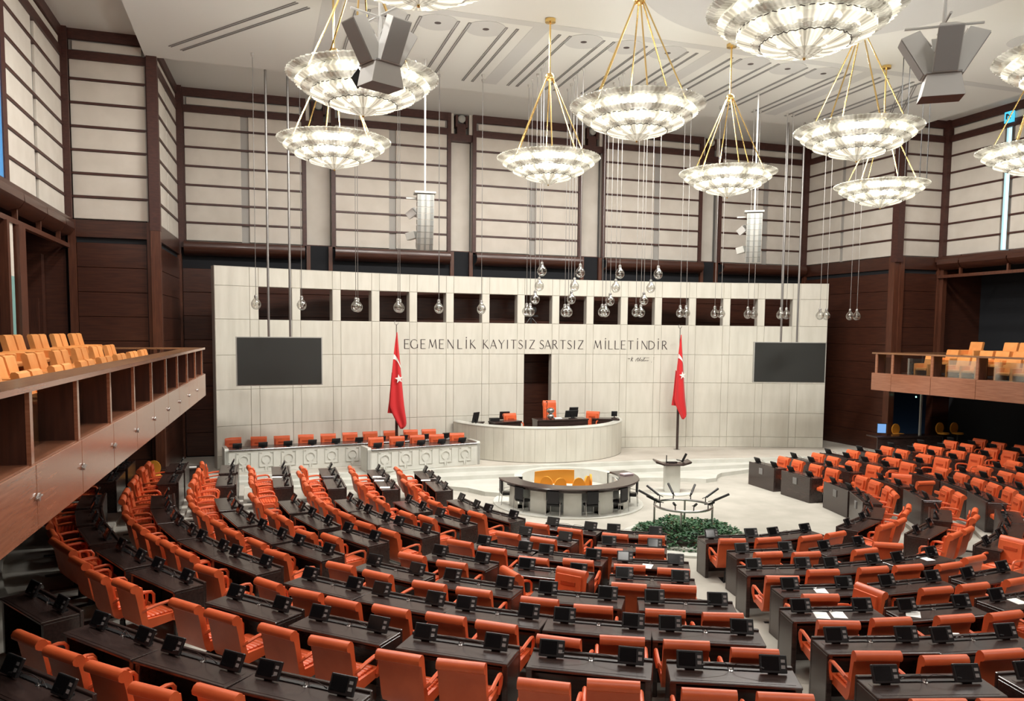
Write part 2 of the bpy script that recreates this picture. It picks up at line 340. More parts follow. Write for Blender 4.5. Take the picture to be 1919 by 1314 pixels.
# ================================================================ upper walls: cloth panels in dark timber frames
BARS = [9.91, 10.65, 11.39, 12.13, 12.87, 13.61]
def upper(name, A, B, slots=(), open_slot=None, posts=(1, 1), pw=.16):
    M, L_ = frame(*A, *B); back = MB()
    if open_slot:
        back.box(0, open_slot[0], .12, .3, 9.1, 15.2, M); back.box(open_slot[1], L_, .12, .3, 9.1, 15.2, M)
    else: back.box(0, L_, .12, .3, 9.1, 15.2, M)
    w = struct('', back.obj(name, M_strip))
    u0 = pw if posts[0] else .0; u1 = L_ - (pw if posts[1] else 0)
    edges = [u0]
    for a, b in slots: edges += [a, b]
    edges.append(u1); zs = [9.17] + BARS + [14.25]
    for z in BARS:
        for q in range(0, len(edges) - (1 if not open_slot else 0), 1):
            pass
        if open_slot: MB().box(u0, open_slot[0], .0, .12, z - .035, z + .035, M).obj('bar', M_trim, w); MB().box(open_slot[1], u1, .0, .12, z - .035, z + .035, M).obj('bar', M_trim, w)
        else: MB().box(u0, u1, .0, .12, z - .035, z + .035, M).obj('bar', M_trim, w)
    for i in range(7):
        for j in range(0, len(edges), 2):
            MB().bev(edges[j] + .01, edges[j + 1] - .01, .04, .12, zs[i] + .04, zs[i + 1] - .04, .012, M).obj('cloth_panel', M_cloth, w)
    MB().box(u0, u1, -.02, .12, 14.21, 14.48, M).obj('beam', M_trim, w)
    MB().box(u0, u1, -.02, .12, 14.83, 15.15, M).obj('beam', M_trim, w)
    MB().bev(u0 + .1, u1 - .1, .05, .12, 14.52, 14.79, .012, M).obj('cloth_panel', M_cloth, w)
    if posts[0]: MB().box(0, pw, -.03, .12, 9.17, 15.15, M).obj('post', M_trim, w)
    if posts[1]: MB().box(L_ - pw, L_, -.03, .12, 9.17, 15.15, M).obj('post', M_trim, w)
    return w
def planks(name, A, B, z0, z1, h=.8, pil=(1, 1), band=True):
    M, L_ = frame(*A, *B); w = struct('', MB().box(0, L_, .12, .35, z0, 9.2, M).obj(name, M_void))
    u0 = .22 if pil[0] else 0; u1 = L_ - (.22 if pil[1] else 0); z = z1
    while z > z0 + .05:
        zb = max(z - h, z0); MB().bev(u0 + .01, u1 - .01, .03, .12, zb + .006, z - .006, .01, M).obj('plank', M_plank, w); z = zb
    if band: MB().box(u0, u1, .0, .12, 8.62, 9.17, M).obj('fascia_band', M_plank, w); MB().box(u0, u1, .1, .13, z1, 8.62, M).obj('air_slot', M_void, w)
    for i, u in ((0, 0), (1, L_ - .22)):
        if pil[i]: MB().box(u, u + .22, -.05, .12, z0, 9.17, M).obj('pilaster', M_pilaster, w)
    return w
YB = 34.3
bays = [(-14.45, -9.62), (-8.6, -3.48), (-2.5, 2.72), (3.75, 9.05), (9.98, 15.0)]
for a, b in bays:
    L_ = b - a; sp = {0: .5, 1: .5}.get(bays.index((a, b)), .54)
    w = upper('wall_front', (a, YB), (b, YB), slots=((L_ * sp - .13, L_ * sp + .15),))
    M, _ = frame(a, YB, b, YB)
    prof = [(-.1, 9.17), (-.42, 9.12), (-.50, 8.95), (-.46, 8.78), (-.3, 8.66), (-.02, 8.6), (-.02, 8.68), (-.28, 8.72), (-.40, 8.82), (-.43, 8.95), (-.37, 9.06), (-.1, 9.1)]
    MB().prism(prof, .1, L_ - .1, 'x', M).obj('rolled_soffit', M_plank, w, True)
for i in range(4):                                          # recessed niches between the bays
    a, b = bays[i][1], bays[i + 1][0]; M, L_ = frame(a, YB, b, YB)
    w = struct('', MB().box(0, L_, .55, .7, 8.3, 15.2, M).obj('wall_front', M_strip))
    MB().bev(.02, L_ - .02, .45, .55, 9.25, 14.0, .01, M).obj('cloth_panel', M_cloth, w)
    MB().box(0, L_, .1, .5, 14.0, 14.3, M).obj('beam', M_trim, w); MB().box(0, L_, .3, .5, 8.72, 9.25, M).obj('beam', M_pilaster, w)
    MB().box(0, L_, .42, .55, 8.45, 8.66, M).obj('cloth_panel', M_cloth, w); MB().box(0, L_, .3, .5, 8.33, 8.42, M).obj('beam', M_pilaster, w)
    MB().box(L_ * .3, L_ * .7, .1, .4, 14.3, 14.75, M).obj('bracket', M_trim, w); MB().box(.0, .14, .1, .4, 14.3, 15.15, M).obj('cloth_panel', M_cloth, w); MB().box(L_ - .14, L_, .1, .4, 14.3, 15.15, M).obj('cloth_panel', M_cloth, w)
    MB().box(L_ * .22, L_ * .32, .05, .4, 14.6, 15.1, M).box(L_ * .68, L_ * .78, .05, .4, 14.6, 15.1, M).obj('bracket', M_trim, w)
    MB().ball((0, 0, 0), .17, 12, 8, (1, .5, 1)).obj('ceiling_boss', M_white, w, True).matrix_local = M @ Matrix.Translation((L_ / 2, .05, 14.95))
    for u in (-.02, L_ - .14): MB().box(u, u + .16, -.03, .5, 8.1, 9.17, M).obj('pilaster', M_pilaster, w)
upper('wall_left', (-14.75, 28.9), (-14.5, 34.3), slots=((2.6, 2.75),))
upper('wall_left', (-17.4, 28.9), (-14.85, 28.9))
wl = upper('wall_left', (-17.45, 20.4), (-17.4, 28.9), slots=((1.25, 2.25), (5.0, 5.35)), open_slot=(1.4, 1.95))
M, L_ = frame(-17.45, 20.4, -17.4, 28.9)
MB().box(1.25, 1.4, -.03, .2, 8.9, 15.15, M).obj('post', M_trim, wl); MB().box(1.95, 2.3, -.03, .2, 8.9, 15.15, M).obj('post', M_trim, wl)
upper('wall_left', (-17.6, 8), (-17.45, 20.4), slots=((6, 6.3),))
upper('wall_right', (15.0, 34.3), (15.2, 28.4), slots=((2.5, 2.7),))
upper('wall_right', (15.3, 28.2), (17.6, 28.1))
wr = upper('wall_right', (17.6, 28.1), (17.75, 16.0), slots=((2.75, 3.2), (8.3, 8.5)), open_slot=(2.85, 3.12))
M_daylight = mat('daylight_pane', (.1, .3, .6), .2, emit=(.05, .42, 1), es=1.0); M_daylight2 = mat('daylight_pane_bright', (.5, .8, .9), .2, emit=(.45, .85, 1), es=1.3)
M2, L2 = frame(17.6, 28.1, 17.75, 16.0)
for o_, (M_, u, nm) in enumerate(((M, (1.4, 1.95), 'wall_left'), (M2, (2.85, 3.12), 'wall_right'))):
    wn = struct('', MB().box(u[0] - .02, u[0] + .02, .0, .25, 9.17, 14.2, M_).box(u[1] - .02, u[1] + .02, .0, .25, 9.17, 14.2, M_).obj('window_%d' % (o_ + 1), M_steel))
    MB().box(u[0], u[1], .1, .11, 9.17, 14.2, M_).obj('pane', (M_daylight, M_daylight2)[o_], wn)
sgn = MB().box(3.0 - .18, 3.0 + .22, -.12, -.04, 14.36, 14.8, M2).obj('exit_sign', M_sign); tag(sgn, 'small glowing cyan sign high on the right wall above the slit window', 'sign')
MB().box(2.9, 2.95, -.14, -.12, 14.5, 14.72, M2).box(3.02, 3.1, -.14, -.12, 14.5, 14.56, M2).prism([(2.9, 14.56), (2.98, 14.72), (3.1, 14.56), (3.06, 14.56), (2.98, 14.66), (2.94, 14.56)], -.14, -.12, 'y', M2).obj('arrow', M_letter, sgn)
# corner posts
for (x, y, s) in ((-14.8, 28.88, .16), (-17.38, 28.88, .14), (15.22, 28.25, .17), (17.58, 28.08, .15), (-14.47, 34.2, .13), (15.0, 34.2, .13)):
    struct('', MB().box(x - s, x + s, y - s, y + s, 8.9, 15.15).obj('trim_1', M_trim))
# lower timber walls
planks('wall_front', (-14.45, YB), (15.0, YB), .45, 8.1, .95, (0, 0), False)
planks('wall_left', (-14.75, 28.9), (-14.5, 34.3), .45, 8.45)
planks('wall_left', (-17.4, 28.9), (-14.85, 28.9), 0, 8.45)
planks('wall_right', (15.0, 34.3), (15.2, 28.4), .45, 8.45, .8)
planks('wall_right', (15.35, 28.2), (17.6, 28.1), 3.4, 8.45)
for (x, y) in ((15.22, 28.35), (-14.8, 28.88)):
    struct('', MB().box(x - .15, x + .15, y - .15, y + .15, 0, 9.17).obj('trim_2', M_pilaster))
struct('', MB().box(17.5, 17.72, 27.9, 28.15, 3.4, 9.0).obj('trim_2', M_pilaster))
# side recesses above the galleries, dark rear wall and timber opening frames
for s, nm, ys in ((-1, 'wall_left', (-8, 28.9)), (1, 'wall_right', (-8, 28.1))):
    X = 20.0 * s; a = 17.5 * s
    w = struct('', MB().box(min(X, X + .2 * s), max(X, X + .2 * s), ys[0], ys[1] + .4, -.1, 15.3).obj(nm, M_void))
    struct('', MB().box(min(a, X), max(a, X), ys[1] + .05, ys[1] + .4, 0, 9.2).obj(nm, M_plank))
    struct('', MB().box(min(a - .3 * s, X), max(a - .3 * s, X), ys[0], ys[1], 8.95, 9.15).obj(nm, M_plank))
    bm_ = struct('', MB().box(min(a - .15 * s, a), max(a - .15 * s, a), ys[0], ys[1], 8.25, 8.38).obj('trim_3', M_pilaster))
    for i in range(12):
        y = ys[1] - 1.2 - 2.3 * i
        MB().box(min(a - .12 * s, a), max(a - .12 * s, a), y, y + .08, 8.38, 8.95).obj('strut', M_pilaster, bm_)
        pr_ = [(-.1, 9.25), (-.35, 9.2), (-.5, 9.05), (-.52, 8.85), (-.4, 8.68), (-.15, 8.6), (-.15, 8.68), (-.36, 8.74), (-.46, 8.87), (-.43, 9.03), (-.3, 9.14), (-.1, 9.18)]
        # rolled timber soffit, one length per bay
        poly = [(a + s * .2 + s * u * 1.0, z) for u, z in pr_]
        MB().prism(poly, y - .02, y + 2.22 if i else ys[1] - .1, 'y').obj('rolled_soffit', M_plank, bm_, True)
# left recess: doorway boards, glazed strip
dl = struct('', MB().box(-19.6, -18.1, 28.5, 28.86, 4.1, 8.0).obj('door_1', M_plank))
MB().box(-19.5, -18.9, 28.42, 28.5, 4.1, 6.6).obj('door_leaf', M_fin, dl); MB().box(-18.75, -18.2, 28.42, 28.5, 4.1, 6.6).obj('door_leaf', M_fin, dl)
gs = struct('', MB().box(-17.5, -17.3, 22.9, 23.5, 4.1, 8.25).obj('trim_4', M_pilaster))
struct('', MB().box(-17.5, -17.3, 21.9, 22.1, 4.1, 8.25).obj('trim_4', M_pilaster))
M_teal = mat('teal_glass', (.22, .42, .40), .4); 
tp = struct('', MB().box(-17.46, -17.40, 22.25, 22.75, 4.1, 6.95).obj('window_3', M_teal)); MB().box(-17.46, -17.40, 22.25, 22.75, 6.95, 8.25).obj('pane', M_cloth, tp)
# rear wall, end of the hall, then an added outer shell
struct('', MB().box(-20.2, 20.2, -8.3, -8, -.1, 15.3).obj('wall_back', M_plank))
M_out = MATS['dark_void']
for b_ in ((-20.5, -20.1, -8.6, 35.4), (20.1, 20.5, -8.6, 35.4)): struct('', MB().box(*b_, -.2, 15.5).obj('wall_left' if b_[0] < 0 else 'wall_right', M_out))  # shell added outside the side walls to keep world light out
struct('', MB().box(-20.5, 20.5, 34.95, 35.3, -.2, 15.5).obj('wall_front', M_strip))  # backing added behind the niches to stop world light leaking in
# ================================================================ ceiling
cs = struct('', MB().box(-15, 15, -8, 28.85, 14.5, 15.1).obj('ceiling', M_ceil))
struct('', MB().box(-20.2, 20.2, -8.3, 35.2, 15.15, 15.4).obj('ceiling', M_ceil))
MB().lathe([(.01, 14.485), (5.15, 14.485), (5.2, 14.5)], 72, Matrix.Translation((2.0, 16.0, 0))).obj('round_coffer', M_ceil2, cs)
CX4 = [-9.6, -3.65, 2.25, 8.1]
for x in CX4: MB().box(x - .26, x + .26, 22.3, 27.8, 14.493, 14.502).obj('ceiling_band', M_ceil2, cs)
MB().box(-15, 15, 21.95, 22.3, 14.494, 14.502).obj('ceiling_band', M_ceil2, cs)
for b in (-9.6, -3.65, 2.25, 8.1):
    for j in range(4):
        x = b + .85 + 1.43 * j
        if x > 12: continue
        g = MB()
        for dx in (-.2, -.14, .14, .2): g.box(x + dx - .014, x + dx + .014, 22.6, 27.75, 14.478, 14.502)
        for yy in (22.6, 27.72): g.box(x - .2, x - .14, yy, yy + .03, 14.485, 14.502).box(x + .14, x + .2, yy, yy + .03, 14.485, 14.502)
        g.obj('air_slot', M_groove, cs)
for s in (-1, 1):
    Mx = Matrix.Translation((s * 12.15, 25.3, 0)) @ Matrix.Rotation(-s * math.atan2(3.65, 4.82) * -1 * -1, 4, 'Z') if False else Matrix.Translation((s * 12.15, 25.3, 0)) @ Matrix.Rotation(-s * 0.648, 4, 'Z')
    g = MB()
    for dx in (-.24, -.16, .16, .24): g.box(dx - .015, dx + .015, -3.0, 3.0, 14.478, 14.502, Mx)
    g.obj('air_slot', M_groove, cs)
rds = [(b + 1.57 + 1.43 * j, 22.9) for b in (-9.6, -3.65, 2.25) for j in range(3)] + [(10.4, 18.4), (10.4, 13.5), (-12.3, 18.4), (-12.3, 12)]
first = None
for i, (x, y) in enumerate(rds):
    rose = MB().lathe([(.6, 14.5), (.6, 14.488), (.1, 14.482), (.1, 14.5)], 32, Matrix.Translation((x, y, 0))).obj('downlight_rose', M_ceil2, cs)
    MB().lathe([(.1, 14.484), (.01, 14.48)], 12, Matrix.Translation((x, y, 0))).obj('aperture', M_letter, rose)
    lamp('AREA', 'downlight_or_fill', (x, y, 14.46), DOWN_W, (1, .965, .91), .9)
for x in (-10, -3.3, 3.3, 10):
    lamp('AREA', 'downlight_or_fill', (x, 1.5, 14.46), DOWN_W * .6, (1, .96, .9), 1.5)  # unseen fill lights added at the rear, no downlight fitted here
# ================================================================ side galleries
def gallery(s, rail, ft, fb, y1, x1, posts, label, deep):
    g = tag(empty('gallery_balcony', (x1, y1, fb)), label, 'balcony')
    slope = .036
    def X(y): return x1 + s * slope * (y1 - y)
    inv = Matrix.Translation(-g.location)
    def O(m, n, mt, par=g, sm=False): o = m.obj(n, mt, par, sm); o.matrix_local = inv if par is g else Matrix.Identity(4); return o
    ys = list(posts); fin_ys = ys
    out = 17.4 * s; yend = -7.5
    xa, xb = X(y1), X(yend)
    fs = MB().add([(xa, y1, fb), (out, y1, fb), (out, yend, fb), (xb, yend, fb), (xa, y1, ft - .02), (out, y1, ft - .02), (out, yend, ft - .02), (xb, yend, ft - .02)], [(0, 1, 2, 3), (4, 7, 6, 5), (0, 4, 5, 1), (1, 5, 6, 2), (2, 6, 7, 3), (3, 7, 4, 0)])
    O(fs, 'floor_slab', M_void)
    e = [y1] + [y for y in ys[1:]] + [yend]
    for a, b in zip(e[:-1], e[1:]):                         # veneer panels of the fascia
        m = MB().bev(0, (a - b) - .012, -.0, .04, fb - .03, ft, .006); M_, L_ = frame(X(a), a, X(b), b)
        if s < 0: Mx = M_ @ Matrix.Translation((0, 0, 0))
        else: Mx = M_ @ Matrix.Translation((0, -.04, 0))
        m.v = [tuple(Mx @ Vector(v)) for v in m.v]; O(m, 'fascia_panel', M_fascia)
    # ledge, handrail
    def strip(d0, d1, z0, z1, yb=yend):
        m = MB(); a, b = X(y1), X(yb)
        P = [(a + s * d0, y1), (a + s * d1, y1), (b + s * d1, yb), (b + s * d0, yb)]
        return m.prism(P, z0, z1, 'z')
    O(strip(0, .5, ft - .02, ft + .01), 'ledge', M_fascia); O(strip(-.03, .46, rail - .055, rail), 'handrail', M_rail)
    O(strip(-.045, -.03, rail - .06, rail + .004), 'rail_edge', M_fascia if s < 0 else M_rail)
    for y in fin_ys:
        f = O(MB().box(min(X(y), X(y) + s * .44), max(X(y), X(y) + s * .44), y - .05, y + .05, ft, rail - .055), 'fin', M_fin)
        O(MB().box(X(y) - .012, X(y) + .012, y - .055, y + .055, ft, rail - .055), 'fin_edge', M_fascia, f) if False else O(MB().box(min(X(y) - s * .015, X(y) + s * .03), max(X(y) - s * .015, X(y) + s * .03), y - .056, y + .056, ft, rail - .055), 'fin_edge', M_fascia)
    for a, b in zip(fin_ys[:-1], fin_ys[1:]):
        O(MB().box(min(X(a) + s * .36, X(a) + s * .375), max(X(a) + s * .36, X(a) + s * .375), b + .06, a - .06, ft + .01, rail - .2), 'glass_pane', M_glass)
    # short return at the front end
    xr = X(y1)
    O(MB().box(min(xr, out), max(xr, out), y1, y1 + .05, fb - .03, ft), 'fascia_panel', M_fascia)
    O(MB().box(min(xr, out), max(xr, out), y1 - .15, y1 + .08, rail - .055, rail), 'handrail', M_rail)
    for q in range(1, 3): O(MB().box(min(xr + s * 1.3 * q, xr + s * (1.3 * q + .08)), max(xr + s * 1.3 * q, xr + s * (1.3 * q + .08)), y1 - .1, y1, ft, rail - .055), 'fin', M_fin)
    for r, (xx, zz) in enumerate(deep):                     # seating steps
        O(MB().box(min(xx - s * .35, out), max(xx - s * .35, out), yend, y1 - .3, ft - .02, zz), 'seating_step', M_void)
    if s < 0:
        for a, b in zip(e[1:-1], e[2:]):
            kz = fb + .33; yy = a
            h = O(MB().tube([(X(yy) - s * .0, yy, kz), (X(yy) - s * .05, yy, kz)], .02, 6).tube([(X(yy) - s * .06, yy - .12, kz), (X(yy) - s * .06, yy + .12, kz)], .012, 6).lathe([(.045, -.01), (.045, .01)], 10, Matrix.Translation((X(yy) - s * .06, yy, kz)) @ Matrix.Rotation(PI / 2, 4, 'Y')), 'hook', M_steel)
    return g
LP = [26.9, 25.0, 23.05, 21.1, 19.2, 17.25, 15.35, 13.4, 11.45, 9.5, 7.55, 5.6, 3.65, 1.7]
gallery(-1, 5.08, 4.23, 3.55, 27.5, -13.31, LP, 'long timber gallery balcony along the left wall with amber seats', [(-14.7, 4.08), (-15.6, 4.22), (-16.5, 4.55)])
RP = [27.1, 26.25, 24.3, 22.32, 20.35, 18.4, 16.4, 14.4, 12.4, 10.4]
gallery(1, 4.96, 4.09, 3.40, 27.3, 13.30, RP, 'timber gallery balcony on the right wall above the dark recess', [(14.6, 3.9), (15.4, 4.15), (16.2, 4.48)])
# gallery armchairs
def gallery_seat():
    t = empty('gallery_armchair')
    MB().prism([(-.18, .40), (-.22, .46), (-.33, .93), (-.31, .97), (-.26, .975), (-.22, .95), (-.10, .46), (-.12, .40)], -.29, .29, 'x').obj('backrest', M_yellow, t, True)
    MB().bev(-.27, .27, -.15, .33, .34, .46, .03).obj('seat', M_yellow, t, True)
    for s_ in (-1, 1): MB().bev(s_ * .33 - .035, s_ * .33 + .035, -.28, .33, .0, .64, .02).obj('arm_panel', M_yellow, t, True)
    return t
g0 = gallery_seat(); g0.location = (-14.8, 13.05, 4.08); g0.rotation_euler = (0, 0, -PI / 2)
tag(g0, '', 'seat', 'amber leather seats in the galleries')
gl = []
for r, (x, z, ys) in enumerate(((-14.65, 4.08, [8.9 + 2.07 * i for i in range(9)]), (-15.55, 4.22, [11.0 + 2.07 * i for i in range(8)]), (-16.4, 4.55, [12.9 + 2.07 * i for i in range(7)]))):
    for y in ys:
        for d in (0, .7):
            if y + d < 26.8: gl.append((x, y + d, z, -PI / 2, r, 'left'))
for r, (x, z, ys) in enumerate(((14.75, 3.9, (25.87, 24.28, 23.6, 22.1, 21.4, 19.9, 19.2, 17.7, 17)), (15.55, 4.15, (25.57, 23.97, 23.26, 22.52, 21, 20.3, 19, 18.3)), (16.4, 4.48, (25.21, 23.64, 22.96, 21.5, 20.8, 19.4, 18.7)))):
    for y in ys: gl.append((x, y, z, PI / 2, r, 'right'))
from collections import defaultdict
cnt = defaultdict(int); used = False
for (x, y, z, rz, r, sd) in sorted(gl, key=lambda q: (q[5], q[4], -q[1])):
    n = cnt[(sd, r)]; cnt[(sd, r)] += 1
    lb = 'amber armchair, %s from the stage end, %s row, %s gallery' % (ORD[n], ('front', 'middle', 'back')[r], sd)
    if not used: g0.location = (x, y, z); g0.rotation_euler = (0, 0, rz); g0['label'] = lb; used = True
    else: dup(g0, (x, y, z), rz, lb)
KIDS.clear()
# ================================================================ swivel chairs
def make_chair(high=1.0):
    t = empty('swivel_chair'); t.scale = (1.09, 1.09, 1.08); H = high
    bk = [(-.17, .50), (-.20, .60), (-.245, .80), (-.265, .93), (-.275, .985), (-.30, 1.025), (-.34, 1.04), (-.385, 1.025), (-.41, .985), (-.405, .945), (-.375, .92), (-.345, .91), (-.32, .80), (-.285, .60), (-.26, .47), (-.23, .40), (-.17, .36)]
    bk = [(y, z if z < .55 else .5 + (z - .5) * H) for y, z in bk]
    MB().prism(bk, -.27, .27, 'x').obj('backrest', M_orange, t, True)
    MB().prism([(-.185, .53), (-.225, .72), (-.245, .72 + .24 * H), (-.215, .74 + .22 * H), (-.185, .72), (-.15, .54)], -.22, .22, 'x').obj('back_cushion', M_orange, t, True)
    MB().box(-.13, .13, -.224, -.185, .5 + .30 * H, .5 + .36 * H).box(-.13, -.115, -.222, -.19, .5 + .30 * H, .5 + .35 * H).box(.115, .13, -.222, -.19, .5 + .30 * H, .5 + .35 * H).obj('stitched_tuft', M_orange2, t)
    MB().prism([(-.17, .36), (.20, .385), (.235, .37), (.275, .375), (.31, .40), (.32, .45), (.30, .49), (.25, .505), (.20, .495), (-.17, .50)], -.265, .265, 'x').obj('seat', M_orange, t, True)
    c = MB()
    for i in range(6): c.bev(-.22, .22, -.16 + i * .065, -.10 + i * .065, .49, .53, .012)
    c.obj('seat_cushion', M_orange, t, True)
    for s in (-1, 1):
        MB().tube([(s * .25, -.25, .62), (s * .30, -.20, .665), (s * .305, -.05, .69), (s * .305, .12, .70), (s * .305, .19, .685), (s * .305, .225, .64), (s * .30, .225, .55), (s * .28, .20, .44)], [.022, .024, .024, .024, .024, .024, .022, .02], 6).obj('armrest', M_orange, t, True)
    MB().lathe([(.05, .37), (.05, .34), (.025, .32), (.025, .2)], 8).lathe([(.04, .24), (.055, .0)], 8).box(-.1, .1, -.12, .12, .335, .365).obj('column', M_black, t, True)
    MB().box(-.07, .07, -.42, .30, .0, .008).obj('floor_plate', M_black, t)
    return t
